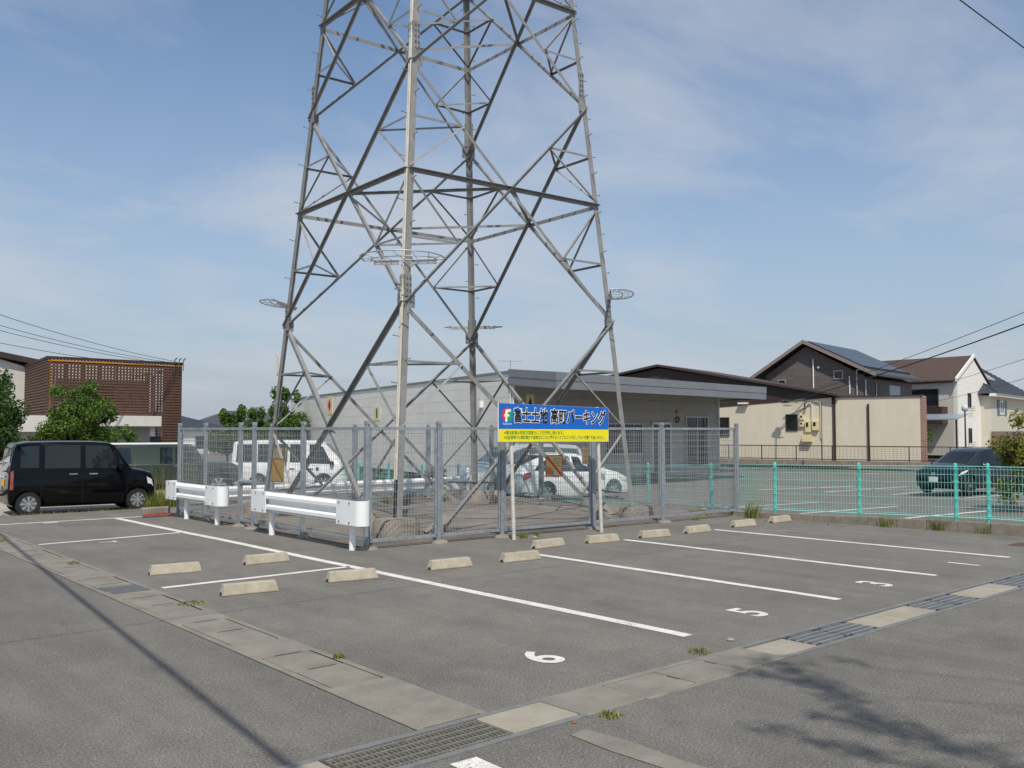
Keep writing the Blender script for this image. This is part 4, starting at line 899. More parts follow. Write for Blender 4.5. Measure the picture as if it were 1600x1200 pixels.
# ------------------------------------------------------------------ buildings
def D2(a): return Vector((math.cos(R(a)), math.sin(R(a)), 0))
class Fac:
    """facade frame: u along the wall, v outward, z up, in the coordinates of the building's empty"""
    def __init__(s, o, a, out, base):
        s.o = Vector(o)-Vector(base); s.u = D2(a); n = Vector((-s.u.y, s.u.x, 0)); s.n = n if out > 0 else -n; s.a = math.atan2(s.u.y, s.u.x)
    def P(s, u, z, v=0): return s.o+s.u*u+s.n*v+Vector((0, 0, z))
    def box(s, mb, u0, u1, z0, z1, v0, v1):
        mb.prism([s.P(u0, z0, v0), s.P(u1, z0, v0), s.P(u1, z0, v1), s.P(u0, z0, v1)], (0, 0, z1-z0)); return mb
    def part(s, nm, u0, u1, z0, z1, v0, v1, m, par, bevel=0., uv=False):
        return part(nm, s.box(MB(), u0, u1, z0, z1, v0, v1), m, par, bevel=bevel, uv=uv)
    def window(s, par, u0, u1, z0, z1, fm, gm, fw=.06, mull=1, nm='window', v=0.):
        w = s.part(nm, u0+fw*.5, u1-fw*.5, z0+fw*.5, z1-fw*.5, v+.005, v+.02, gm, par)
        f = MB(); s.box(f, u0, u1, z0, z0+fw, v, v+.06); s.box(f, u0, u1, z1-fw, z1, v, v+.06); s.box(f, u0, u0+fw, z0+fw, z1-fw, v, v+.06); s.box(f, u1-fw, u1, z0+fw, z1-fw, v, v+.06)
        for k in range(1, mull): c = u0+(u1-u0)*k/mull; s.box(f, c-fw*.4, c+fw*.4, z0+fw, z1-fw, v, v+.05)
        part('window_frame', f, fm, w); return w
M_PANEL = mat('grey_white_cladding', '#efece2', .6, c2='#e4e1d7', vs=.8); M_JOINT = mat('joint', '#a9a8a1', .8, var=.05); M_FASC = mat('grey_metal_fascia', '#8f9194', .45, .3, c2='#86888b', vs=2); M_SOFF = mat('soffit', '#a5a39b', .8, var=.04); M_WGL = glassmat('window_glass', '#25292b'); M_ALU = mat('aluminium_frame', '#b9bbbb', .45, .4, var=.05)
M_PANEL_SHADE = mat('front_panel_shaded', '#a9a7a1', .65, c2='#9f9d97', vs=.8)  # white front cladding, with the shade under the canopy put into its colour
# --- white single-storey shop
SB = (23.3, 26.3, -.3); shop = thing('shop_building', 'long low white clad building with deep grey canopy behind the pylon', 'building', SB)
fs_ = Fac((23.3, 26.3, 0), 75, +1, SB); zb_ = -.3+.3
F0 = lambda z: z     # wall local z measured from the lot 0.3 below the origin level
def zz(z): return z+.3
ff = Fac((23.3, 26.3, 0), 4.3, -1, SB)
core = MB(); core.prism([fs_.P(.1, 0, -.05), fs_.P(35, 0, -.05), fs_.P(35, 0, -.05)+V(12, 0, 0), ff.P(14.55, 0, -9), ff.P(14.55, 0, -.03), ff.P(.1, 0, -.03)], (0, 0, zz(3.80))); part('wall_core', core, M_JOINT, shop)
nrow = 9; hgt = zz(3.86)/nrow
for j in range(nrow):
    for k in range(4):
        fs_.part('cladding_panel', .01+k*8.75, 8.742+k*8.75, j*hgt+.004, (j+1)*hgt-.004, -.05, .0, M_PANEL, shop)
fs_.part('parapet_cap', -.05, 35.1, zz(3.86), zz(3.95), -.2, .04, M_FASC, shop)
for j in range(8):
    for k in range(3):
        if j in (1, 2, 3) and k == 1: continue
        ff.part('cladding_panel', .1+k*4.84, 4.93+k*4.84, j*zz(3.5)/8+.008, (j+1)*zz(3.5)/8-.008, -.03, 0.0, M_PANEL_SHADE, shop)
ff.part('cladding_panel', 4.94, 9.77, zz(3.5)/8+.008, zz(3.5)*4/8-.008, -.03, 0, M_PANEL_SHADE, shop)
ff.window(shop, 5.7, 8.3, .95, 2.3, M_ALU, M_WGL, .06, 4)
dr = ff.part('door', 9.05, 10.35, .02, 2.25, .02, .06, M_WGL, shop); f = MB(); ff.box(f, 8.97, 9.05, 0, 2.33, .0, .1); ff.box(f, 10.35, 10.43, 0, 2.33, 0, .1); ff.box(f, 8.97, 10.43, 2.25, 2.35, 0, .1); ff.box(f, 9.66, 9.74, 0, 2.25, .03, .08); part('door_frame', f, M_WHITE, dr)
ff.window(shop, 11.7, 13.6, .25, 2.65, M_ALU, M_WGL, .06, 2)
ff.part('fire_alarm_lamp', 10.93, 11.05, 2.78, 2.92, 0, .08, mat('alarm_red', '#c4543a', .4, var=.1), shop)
mb = MB(); c = ff.P(11, zz(2.18), .05); mb.path([c+ff.u*(.13*math.cos(t))+Vector((0, 0, .13*math.sin(t))) for t in np.linspace(0, 2*math.pi, 15)], .025, 6); part('round_lamp', mb, M_BLACK, shop, True)
ff.part('step', 8.9, 14.65, 0, .12, 0, .9, M_CONCD, shop)
mb = MB(); mb.tube(ff.P(14.5, 0, .08), ff.P(14.5, zz(3.3), .08), .04, 8); part('downpipe', mb, M_WHITE, shop, True)
mb = MB(); mb.tube(ff.P(.06, 0, .1), ff.P(.06, zz(3.4), .1), .05, 8); part('downpipe', mb, M_WHITE, shop, True)
K = Vector((22.43-23.3, 22.88-26.3, 0)); Kr = Vector((37.75-23.3, 24.64-26.3, 0)); Kb = Vector((39.0-23.3, 31-26.3, 0)); Ks = fs_.P(0, 0, .06); Kk = fs_.P(4, 0, -.3)
cp = [K, Kr, Kb, Kk, Ks]
mb = MB(); mb.prism([p+Vector((0, 0, zz(3.50))) for p in cp], (0, 0, .12)); part('canopy_soffit', mb, M_SOFF, shop)
mb = MB(); ins_ = [p+(Vector((7, 3, 0))-p).normalized()*.15 for p in cp]; mb.prism([p+Vector((0, 0, zz(3.63))) for p in ins_], (0, 0, .28)); part('canopy_deck', mb, M_FASC, shop)
def fascia(a, b, n_):
    d = (b-a).normalized(); nn = Vector((d.y, -d.x, 0))
    for j, (z0, z1) in enumerate(((3.42, 3.70), (3.71, 4.0))):
        mb = MB(); o_ = .02 if j == 0 else .035
        mb.prism([a+nn*o_+Vector((0, 0, zz(z0))), b+nn*o_+Vector((0, 0, zz(z0))), b-nn*.08+Vector((0, 0, zz(z0))), a-nn*.08+Vector((0, 0, zz(z0)))], (0, 0, z1-z0)); part('canopy_fascia', mb, M_FASC, shop)
fascia(K, Kr, 1); fascia(Ks, K, 1); fascia(Kr, Kb, 1)
for u in (2.6, 6.6, 10.6): ff.part('soffit_light', u, u+1.2, zz(3.40), zz(3.46), 1.2, 1.5, M_WHITE, shop)
fs_.part('wall_light', 2.45, 2.65, zz(2.6), zz(2.85), 0, .15, M_WHITE, shop)
def plac2(f_, u0, u1, z0, z1, label, kind):
    t = thing('wall_notice', label, 'notice', Vector(SB)+f_.P((u0+u1)/2, zz((z0+z1)/2), .0)); q = f_.P((u0+u1)/2, zz((z0+z1)/2), 0)
    g = Fac((0, 0, 0), math.degrees(f_.a), 1, (0, 0, 0)); g.n = f_.n; w, h = abs(u1-u0)/2, (z1-z0)/2
    g.part('plate', -w, w, -h, h, .002, .02, mat('notice_cream', '#e6dcb0', .5, var=.04), t)
    if kind == 'd': mb = MB(); mb.prism([g.P(0, h*.7, .024), g.P(w*.55, .0, .024), g.P(0, -h*.7, .024), g.P(-w*.55, 0, .024)], g.n*.004); part('red_diamond', mb, M_SRED, t)
    if kind == 'p': g.part('black_mark', -w*.18, w*.18, -h*.6, h*.7, .024, .028, M_SBLK, t)
    if kind == 't': mb = MB(); mb.prism([g.P(0, h*.6, .024), g.P(w*.5, -h*.7, .024), g.P(-w*.5, -h*.7, .024)], g.n*.004); part('black_triangle', mb, M_SBLK, t)
plac2(fs_, 24.2, 25.5, 2.65, 3.8, 'cream notice with a red diamond high on the white building wall', 'd')
plac2(fs_, 15.2, 16.2, 2.2, 2.95, 'cream notice with a black stroke on the white building wall', 'p')
plac2(ff, .85, 1.3, 2.6, 3.08, 'small cream notice with a black triangle just above the blue sign board', 't')
# tv aerial on the shop roof
def aerial(par, p, h=1.2, L=1.0, a=0.):
    mb = MB(); p = Vector(p); mb.tube(p, p+V(0, 0, h), .015, 6); d = D2(a); n = Vector((-d.y, d.x, 0)); mb.tube(p+V(0, 0, h)-d*L/2, p+V(0, 0, h)+d*L/2, .01, 5)
    for k in range(7): c = p+V(0, 0, h)+d*(-L/2+L*k/6); mb.tube(c-n*.22, c+n*.22, .007, 4)
    part('tv_aerial', mb, M_ALU, par)
aerial(shop, fs_.P(1.2, zz(3.9), -.6), .5, .9, -30)

# --- beige building with brown roof, wall frame u leftwards
M_BEIGE = mat('beige_siding', '#d9cfb9', .75, c2='#d1c7b0', vs=.7); M_BROWN = mat('brown_metal', '#4a3a35', .5, .1, var=.1); M_BRD = mat('dark_brown', '#3a2c28', .6, var=.15); M_MET = mat('meter_cream', '#dfd2a6', .5, c2='#d2c598', vs=5); M_CONDUIT = mat('conduit', '#d4cbb4', .5, var=.05)
BB = (51.5, 23.7, -.3); beige = thing('beige_building', 'single-storey beige building with brown roof edge and meter boxes on its wall', 'building', BB)
fb = Fac((51.5, 23.7, 0), 103.64, +1, BB)
mb = MB(); mb.prism([fb.P(0, 0, -.1), fb.P(4.66, 0, -.1), fb.P(4.66, 0, -.6), fb.P(0, 0, -.6)], (0, 0, zz(3.55))); part('wall', mb, M_BEIGE, beige)
mb = MB(); mb.prism([fb.P(4.67, 0, -.1), fb.P(20, 0, -.1), fb.P(20, 0, -9), fb.P(4.67, 0, -9)], (0, 0, zz(3.15))); part('wall', mb, M_BEIGE, beige)
nb_ = 40
for k in range(nb_):     # vertical siding boards
    u0 = .02+k*.303; 
    if u0 < 4.6: z1 = 3.60
    else: z1 = 3.64-(u0-4.66)*.068
    u1 = u0+.3015
    if u0 < 4.66 < u1: u1 = 4.65
    fb.part('siding_board', u0, u1, 0, zz(z1), -.1, random.uniform(-.0012, .0012), M_BEIGE, beige)
mb = MB(); mb.prism([fb.P(4.62, zz(3.62), .03), fb.P(20, zz(2.58), .03), fb.P(20, zz(5.1), .03), fb.P(15.94, zz(5.75), .03), fb.P(8.67, zz(4.50), .03)], fb.n*-8.6); part('upper_wall', mb, M_BRD, beige)
for a, b in (((4.40, 3.66), (15.94, 5.85)), ((15.94, 5.85), (27, 4.0))):
    mb = MB(); mb.prism([fb.P(a[0], zz(a[1]), .35), fb.P(b[0], zz(b[1]), .35), fb.P(b[0], zz(b[1])+.14, .35), fb.P(a[0], zz(a[1])+.14, .35)], fb.n*-9.5); part('roof', mb, M_BROWN, beige)
fb.part('parapet_cap', -.12, 4.66, zz(3.60), zz(3.67), -.35, .08, M_BROWN, beige)
for j in range(26): fb.part('end_brick', -.22, .0, j*.15+.006, j*.15+.144, -.45, .02+.008*(j % 2), mat('pink_brick', '#a98b7b', .85, c2='#94776a', vs=6), beige)
fb.window(beige, 6.87, 7.59, zz(1.66), zz(2.65), M_BRD, M_WGL, .06, 1); fb.window(beige, 11.16, 11.8, zz(1.3), zz(2.5), M_BRD, M_WGL, .06, 1)
for u0, u1, z0, z1, d in ((6.48, 6.74, 2.3, 2.61, .14), (6.49, 6.75, 1.89, 2.2, .14), (6.07, 6.4, 1.58, 2.25, .2), (5.62, 5.99, 1.68, 2.25, .2), (6.01, 6.57, 1.0, 1.42, .3)):
    o = fb.part('meter_box', u0, u1, zz(z0), zz(z1), 0, d, M_MET, beige, bevel=.015)
    if z1 > 1.5: fb.part('meter_glass', u0+(u1-u0)*.38, u0+(u1-u0)*.78, zz(z0+(z1-z0)*.45), zz(z0+(z1-z0)*.85), d, d+.01, M_BLACK, o)
for u, z0, z1, r, m in ((6.02, 1.6, 3.3, .035, M_CONDUIT), (5.50, 1.2, 3.35, .028, M_CONDUIT)):
    mb = MB(); mb.path([fb.P(u, zz(z0), .06), fb.P(u, zz(z1-.12), .06), fb.P(u+.05, zz(z1), .08)]+([fb.P(u+1.3, zz(z1+.04), .5)] if u > 6 else [fb.P(u+.3, zz(z1+.06), .1)]), r, 8); part('conduit', mb, m, beige, True)
mb = MB(); mb.tube(fb.P(5.45, 0, .04), fb.P(5.45, zz(3.3), .04), .02, 6); part('ground_wire', mb, M_BROWN, beige)
for u in (4.71, 2.80): fb.part('downspout', u-.05, u+.05, .0, zz(3.6 if u > 4 else 3.2), .01, .1, M_BRD, beige)
mb = MB(); mh = fb.P(7.3, zz(3.36), 1.0); mb.tube(fb.P(6.1, zz(3.38), .06), mh, .03, 8); mb.tube(fb.P(6.3, zz(3.55), .0), mh+V(0, 0, .05), .025, 8); mb.box(mh, (.5, .12, .1), fb.a); mb.box(mh+V(0, 0, .1), (.3, .3, .05), fb.a)
for k in range(4): mb.path([mh+fb.u*(.15-k*.1)+V(0, 0, 0), mh+fb.u*(.1-k*.1)+V(0, 0, -.25), mh+fb.u*(-.15-k*.1)+V(0, 0, -.18)], .014, 5)
part('service_bracket', mb, M_DARKST, beige)
fb.part('flood_light', 9.9, 10.5, zz(3.3), zz(3.4), .0, .3, M_WHITE, beige)
mb = MB(); mb.tube(fb.P(6.42, zz(3.05), .05), fb.P(6.42, zz(3.5), .05), .03, 6); mb.lathe([(.09, 0), (.05, .12)], fb.P(6.42, zz(2.9), .12), n=8); part('outdoor_lamp', mb, M_BRD, beige)
# brown wire railing on a low concrete wall in front of the beige wall
rl = thing('brown_railing', 'long brown wire mesh railing on a low concrete wall before the beige building', 'railing', (48.5, 23, -.3)); fr_ = Fac((48.5, 23, 0), 103.64, 1, (48.5, 23, -.3))
fr_.part('low_wall', -6, 14, 0, .32, -.12, .0, M_CONCD, rl)
for z in (zz(.82), zz(.08)): fr_.part('rail', -6, 14, z-.025, z+.025, -.08, -.03, M_BRD, rl)
for k in range(11): fr_.part('post', -6+k*2-.025, -6+k*2+.025, .3, zz(.82), -.08, -.035, M_BRD, rl)
w = MB()
for k in range(100): fr_.box(w, -6+k*.2-.004, -6+k*.2+.004, .35, zz(.8), -.06, -.052)
for j in range(7): fr_.box(w, -6, 14, .45+j*.1, .458+j*.1, -.055, -.047)
part('wire_mesh', w, M_BROWN, rl, fix=False, kind='stuff')

# --- grey-brown house with solar roof
M_GSID = brickmat('grey_siding', '#6f6660', '#625a55', '#544d49', 1., .9, .16, .3, .8, .012); M_ROOFG = mat('slate_roof', '#4c4d51', .7, c2='#434448', vs=3); M_SOLAR = mat('solar_cell', '#39414f', .3, .1, c2='#313946', vs=.9, spec=.35); M_TRIM = mat('brown_trim', '#8c8076', .6, var=.06)
HB = (59.41, 35.49, -.3); gh = thing('grey_house', 'two-storey grey-brown house with solar panels on its gable roof', 'house', HB); fg = Fac((59.41, 35.49, 0), 99, 1, HB)
Lg = 9.5
prof = [(3.0, 0), (3.0, 5.65), (0, 7.65), (-4.4, 5.2), (-4.4, 0)]
mb = MB(); mb.prism([fg.P(u, zz(z) if z else 0, 0) for u, z in prof], fg.n*-Lg); part('wall', mb, M_GSID, gh, uv=True)
for a, b, nm in (((4.0, 5.35), (-.03, 7.86), 'roof'), ((-.03, 7.86), (-5.05, 5.34), 'roof')):
    mb = MB(); mb.prism([fg.P(a[0], zz(a[1]), .55), fg.P(b[0], zz(b[1]), .55), fg.P(b[0], zz(b[1])+.16, .55), fg.P(a[0], zz(a[1])+.16, .55)], fg.n*-(Lg+1.1)); rf = part(nm, mb, M_ROOFG, gh)
    mb = MB(); mb.prism([fg.P(a[0], zz(a[1])-.06, .60), fg.P(b[0], zz(b[1])-.06, .60), fg.P(b[0], zz(b[1])+.2, .60), fg.P(a[0], zz(a[1])+.2, .60)], fg.n*-.06); part('verge_board', mb, M_TRIM, rf)
# solar array: rows down the right slope
a = Vector((-.03, 7.86)); b = Vector((-5.05, 5.34)); 
for i in range(4):
    for j in range(7):
        t0, t1 = .06+i*.19, .06+(i+1)*.19-.008; v0 = .35-1.38*j; v1 = v0-1.365
        q0 = a+(b-a)*t0; q1 = a+(b-a)*t1
        mb = MB(); h = .22; mb.prism([fg.P(q0.x, zz(q0.y)+h, v0), fg.P(q1.x, zz(q1.y)+h, v0), fg.P(q1.x, zz(q1.y)+h, v1), fg.P(q0.x, zz(q0.y)+h, v1)], (0, 0, .05)); part('solar_panel', mb, M_SOLAR, rf)
mb = MB(); q0 = a+(b-a)*.83; mb.prism([fg.P(q0.x, zz(q0.y)+.14, .4), fg.P(q0.x-.12, zz(q0.y)+.1, .4), fg.P(q0.x-.12, zz(q0.y)+.25, .4), fg.P(q0.x, zz(q0.y)+.28, .4)], fg.n*-9.9); part('snow_guard', mb, M_BLACK, rf)
fg.window(gh, 1.49, 2.06, zz(4.9), zz(5.32), M_ALU, M_WGL, .05); fg.window(gh, -2.66, -2.0, zz(5.22), zz(5.82), M_ALU, M_WGL, .05)
for u, z0, z1 in ((-.56, 4.3, 6.7), (-3.1, 3.9, 5.4), (-3.6, 3.9, 5.8), (-4.2, 3.4, 5.2)): mb = MB(); mb.tube(fg.P(u, zz(z0), .07), fg.P(u, zz(z1), .07), .05, 6); part('vent_pipe', mb, M_WHITE if u > -3.5 else M_ALU, gh, True)
mb = MB(); mb.tube(fg.P(-3.6, zz(5.8), .07), fg.P(-4.2, zz(5.85), .07), .05, 6); part('vent_pipe', mb, M_ALU, gh, True)
for u, z in ((.4, 4.5), (-.95, 6.1)): mb = MB(); c = fg.P(u, zz(z), 0); mb.tube(c, c+fg.n*.12, .08, 8); part('wall_vent', mb, M_WHITE, gh)
# right side wall faces the camera too: upper balcony opening and white door panel
fg2 = Fac(fg.P(-4.4, 0, 0)+Vector(HB), 9, -1, HB)
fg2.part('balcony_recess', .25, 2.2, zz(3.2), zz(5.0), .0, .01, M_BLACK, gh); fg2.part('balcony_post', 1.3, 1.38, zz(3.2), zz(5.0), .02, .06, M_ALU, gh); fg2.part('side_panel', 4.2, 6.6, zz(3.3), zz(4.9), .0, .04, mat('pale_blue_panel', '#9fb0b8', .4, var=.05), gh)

# --- white brick house with brown roof
M_WBR = brickmat('white_brick', '#f0ece4', '#ebe7de', '#dedad0', 1., .42, .14, .6, .8, .015); M_ROOFB = mat('brown_shingle', '#57463e', .85, c2='#4a3a34', vs=5, speck=.2, sps=12)
WB = (77.51, 31.44, -.3); wh = thing('white_house', 'white brick house with steep brown roof beside the street lamp', 'house', WB); fw_ = Fac((77.51, 31.44, 0), -2, -1, WB)
prof = [(-2.6, 0), (-2.6, 5.6), (.2, 7.45), (3.25, 5.1), (3.25, 0)]
mb = MB(); mb.prism([fw_.P(u, zz(z) if z else 0, 0) for u, z in prof], fw_.n*-.35); part('gable_wall', mb, M_WBR, wh, uv=True)
mb = MB(); mb.prism([fw_.P(u, zz(z)-.15 if z else 0, -.3) for u, z in prof], fw_.n*-16); part('wall', mb, mat('pale_render', '#c9c3b6', .8, var=.04), wh)
for a, b in (((-3.0, 5.55), (.2, 7.62)), ((.2, 7.62), (3.4, 5.15))):
    mb = MB(); mb.prism([fw_.P(a[0], zz(a[1]), .1), fw_.P(b[0], zz(b[1]), .1), fw_.P(b[0], zz(b[1])+.1, .1), fw_.P(a[0], zz(a[1])+.1, .1)], fw_.n*-16.6); part('roof', mb, M_ROOFB, wh)
mb = MB(); mb.prism([fw_.P(-3.05, zz(5.5), .16), fw_.P(.2, zz(7.55), .16), fw_.P(.2, zz(7.85), .16), fw_.P(-3.05, zz(5.8), .16)], fw_.n*-.12); part('verge_board', mb, M_WHITE, wh)
for z0, z1 in ((3.54, 4.65), (.72, 1.85)):
    w = fw_.window(wh, -.88, -.35, zz(z0), zz(z1), M_BRD, M_WGL, .05); mb = MB()
    for k in range(3): z_ = zz(z0)-.28+k*.14; mb.path([fw_.P(-1.0, z_, .0), fw_.P(-1.0, z_, .3), fw_.P(-.2, z_, .3), fw_.P(-.2, z_, 0)], .012, 4)
    part('flower_box_rail', mb, M_BLACK, w)
fw_.part('porch_wall', 3.25, 4.4, 0, zz(2.6), -1.5, .02, M_WBR, wh, uv=True); fw_.part('porch_opening', 3.45, 4.1, zz(.2), zz(1.9), .02, .03, mat('porch_shade', '#c9b9a0', .8, var=.05), wh)
fl_ = Fac(fw_.P(-2.6, 0, -.3)+Vector(WB), 88, 1, WB)
fl_.part('balcony_wall', .5, 9.0, zz(2.2), zz(3.55), .0, .9, M_BROWN, wh); fl_.window(wh, 1.2, 5.2, zz(3.6), zz(5.0), M_BRD, M_WGL, .08, 3); fl_.part('curtain', 4.2, 5.1, zz(3.7), zz(4.9), .03, .05, mat('curtain', '#a8a8a2', .9, var=.1), wh)
# flat lean-to roof (carport) in front
cpt = thing('lean_to_roof', 'small grey lean-to roof on a post beside the white brick house', 'carport', (70.3, 31.4, -.3)); fc = Fac((70.3, 31.4, 0), 99, 1, (70.3, 31.4, -.3))
mb = MB(); mb.prism([fc.P(-2, zz(2.45), 1.4), fc.P(3.2, zz(2.45), 1.4), fc.P(3.2, zz(2.85), -1.6), fc.P(-2, zz(2.85), -1.6)], (0, 0, .08)); part('roof', mb, mat('polycarbonate', '#8c98a2', .3, var=.05), cpt)
for u in (-1.9, 3.1): fc.part('post', u-.06, u+.06, 0, zz(2.45), 1.2, 1.32, M_BROWN, cpt)
# --- house with dark tiled roof at the right edge
M_RTILE = mat('dark_tile', '#3b4047', .6, c2='#33383e', vs=4); DB = (87.48, 31.95, -.3)
dh = thing('dark_roof_house', 'cream house with dark tiled hip roof at the right edge', 'house', DB); fd = Fac((87.48, 31.95, 0), 9, -1, DB)
mb = MB(); mb.prism([fd.P(-8.6, 0, 0), fd.P(6, 0, 0), fd.P(6, 0, -9), fd.P(-8.6, 0, -9)], (0, 0, zz(4.5))); part('wall', mb, mat('cream_render', '#cfc9b8', .8, var=.05), dh)
fd.part('lower_brick_wall', -8.7, 6, 0, zz(1.6), .0, .1, brickmat('red_brick', '#7d5a4c', '#6d4c40', '#8f8478', 1., .25, .09, .5), dh, uv=True)
fd.part('eave_board', -9.1, 6.5, zz(4.42), zz(4.66), .0, .5, M_WHITE, dh)
ncourse = 14
for k in range(ncourse):
    t0, t1 = k/ncourse, (k+1)/ncourse; ul = -9.1+ t0*4.2; ul1 = -9.1+t1*4.2; v0 = .6-t0*4.8; v1 = .6-t1*4.8-.08; z0 = 4.66+t0*3.2; z1 = 4.66+t1*3.2
    mb = MB(); mb.prism([fd.P(ul, zz(z0), v0), fd.P(6.6-t0*2, zz(z0), v0), fd.P(6.6-t1*2, zz(z1)-.03, v1), fd.P(ul1, zz(z1)-.03, v1)], (0, 0, .09)); part('tile_course', mb, M_RTILE, dh)
mb = MB(); mb.add([fd.P(-9.1, zz(4.66), .6), fd.P(-4.9, zz(7.86), -4.2), fd.P(-9.1, zz(4.66), -9)], [(0, 1, 2)]); mb.add([fd.P(-9.1, zz(4.66), -9), fd.P(-4.9, zz(7.8), -4.2), fd.P(4.6, zz(7.8), -4.2), fd.P(6.6, zz(4.66), -9)], [(0, 1, 2, 3)]); part('rear_roof', mb, M_RTILE, dh)
wn = fd.window(dh, -5.75, -4.1, zz(3.0), zz(4.15), M_WHITE, M_WGL, .12, 2)
for u0, u1 in ((-6.6, -5.85), (-4.0, -3.25)): fd.part('shutter', u0, u1, zz(2.95), zz(4.2), .0, .06, mat('blue_grey_shutter', '#5f7680', .6, var=.06), wn)
mb = MB(); mb.prism([fd.P(-4.2, zz(6.0), -1.15), fd.P(-1.6, zz(6.0), -1.15), fd.P(-1.6, zz(6.75), -2.25), fd.P(-4.2, zz(6.75), -2.25)], (0, 0, .14)); part('skylight', mb, M_ALU, dh)
mb = MB(); mb.prism([fd.P(-4.0, zz(6.06), -1.2), fd.P(-1.8, zz(6.06), -1.2), fd.P(-1.8, zz(6.69), -2.15), fd.P(-4.0, zz(6.69), -2.15)], (0, 0, .12)); part('skylight_pane', mb, glassmat('skylight_glass', '#7f95a0'), dh)

# --- building wrapped in brown timber slats at the left
M_SLAT = mat('brown_slat', '#614638', .7, c2='#523a2f', vs=3); M_ORANGE = mat('orange_steel', '#c98a1e', .5, c2='#b97a18', vs=3); M_SBW = mat('slat_back_wall', '#e4e2dc', .8, var=.04)
LB = (16.9, 62.6, -.3); sb = thing('slatted_building', 'two-storey building wrapped in brown timber slats with orange frame behind the trees', 'building', LB)
fA = Fac((16.9, 62.6, 0), 0.5, -1, LB); fB = Fac((16.9, 62.6, 0), 83, 1, LB)
UA, UB = 8.6, 13.0
mb = MB(); mb.prism([fA.P(.9, 0, -1.0), fA.P(UA-1.9, 0, -1.0), fA.P(UA-1.9, 0, -12), fA.P(.9+1.5, 0, -12)], (0, 0, zz(6.0))); part('inner_wall', mb, M_SBW, sb)
fA.part('inner_dark_window', 3.3, 4.4, zz(3.6), zz(4.6), -1.0, -.97, M_WGL, sb)
zA0, zA1 = 2.75, 6.15; nr = 17
for (f_, U) in ((fA, UA), (fB, UB)):
    for j in range(nr+17):
        z = 6.15-(j+.5)*.185
        if z < .1: break
        if f_ is fB and z < 2.6: continue
        u0 = 0 if z > 2.6 else 6.8
        f_.part('horizontal_slat', u0, U, zz(z-.058), zz(z+.058), -.03, .0, M_SLAT, sb)
    n = int(U/.20)
    for k in range(n+1):
        u = U*k/n; lo = 2.5 if (f_ is fB or u < 6.8) else 0
        f_.part('vertical_slat', max(0, u-.055), min(U, u+.055), zz(lo), zz(6.15), -.07, -.032, M_SLAT, sb)
    f_.part('top_cap', -.05, U+.05, zz(6.15), zz(6.32), -.2, .03, M_BRD, sb)
    for z in (5.95, 2.7): f_.part('frame_beam', .05, U-.05, zz(z-.07), zz(z+.07), -.26, -.12, M_ORANGE, sb)
    for k in range(9 if f_ is fA else 8): u = .1+(U-.2)*k/(8 if f_ is fA else 7); f_.part('frame_post', u-.05, u+.05, zz(2.6), zz(6.0), -.25, -.13, M_ORANGE, sb)
fA.part('front_beam', .05, UA-.05, zz(6.02), zz(6.10), .002, .02, M_ORANGE, sb)
for k in range(7): fA.part('stair_post', 5.9+k*.36, 5.98+k*.36, zz(2.9), zz(5.4), -.16, -.09, M_ORANGE, sb)
mb = MB(); mb.prism([fA.P(5.5, zz(5.2), -.12), fA.P(8.0, zz(5.75), -.12), fA.P(8.0, zz(5.85), -.12), fA.P(5.5, zz(5.3), -.12)], fA.n*-.06); part('stair_rail', mb, M_ORANGE, sb)
mb = MB(); mb.prism([fA.P(UA, zz(0), -.05), fA.P(UA, zz(0), -3), fA.P(UA, zz(6.2), -3), fA.P(UA, zz(6.2), -.05)], fA.u*-.06); part('side_slats', mb, M_SLAT, sb)
# white entrance canopy and ground floor
fA.part('canopy', 1.0, 6.6, zz(1.95), zz(2.62), -.2, 1.6, mat('offwhite_canopy', '#cfccc2', .7, var=.04), sb); fA.part('canopy', -3.2, 1.0, zz(1.6), zz(2.6), -.2, .6, mat('offwhite_canopy', '#cfccc2', .7), sb)
mb = MB(); mb.prism([fA.P(-3, 0, -.3), fA.P(6.6, 0, -.3), fA.P(6.6, 0, -8), fA.P(-3, 0, -8)], (0, 0, zz(1.96))); part('ground_floor_wall', mb, mat('light_corrugated', '#b4b3ae', .6, c2='#a6a5a0', vs=8), sb)
for k in range(22): fA.part('corrugated_rib', .4+k*.28, .52+k*.28, 0, zz(1.9), -.3, -.26, mat('light_corrugated', '#b4b3ae', .6), sb)
fA.window(sb, -2.4, -1.4, zz(.2), zz(1.4), M_ALU, M_WGL, .06, 2, v=-.3)
wg = thing('white_gabled_building', 'white walled building with dark low roof edge at the far left', 'building', (8, 72, -.3)); fG = Fac((8, 72, 0), 3, -1, (8, 72, -.3))
mb = MB(); mb.prism([fG.P(-8, 0, 0), fG.P(10.5, 0, 0), fG.P(10.5, zz(6.1), 0), fG.P(8.2, zz(6.75), 0), fG.P(-8, zz(4.2), 0)], fG.n*-10); part('wall', mb, mat('white_render', '#cbc8be', .8, var=.04), wg)
mb = MB(); mb.prism([fG.P(-8.3, zz(4.2), .4), fG.P(8.2, zz(6.8), .4), fG.P(8.2, zz(7.2), .4), fG.P(-8.3, zz(4.6), .4)], fG.n*-10.6); part('roof', mb, M_BRD, wg)
mb = MB(); mb.prism([fG.P(8.2, zz(6.8), .4), fG.P(11.2, zz(6.3), .4), fG.P(11.2, zz(6.7), .4), fG.P(8.2, zz(7.2), .4)], fG.n*-10.6); part('roof', mb, M_BRD, wg)
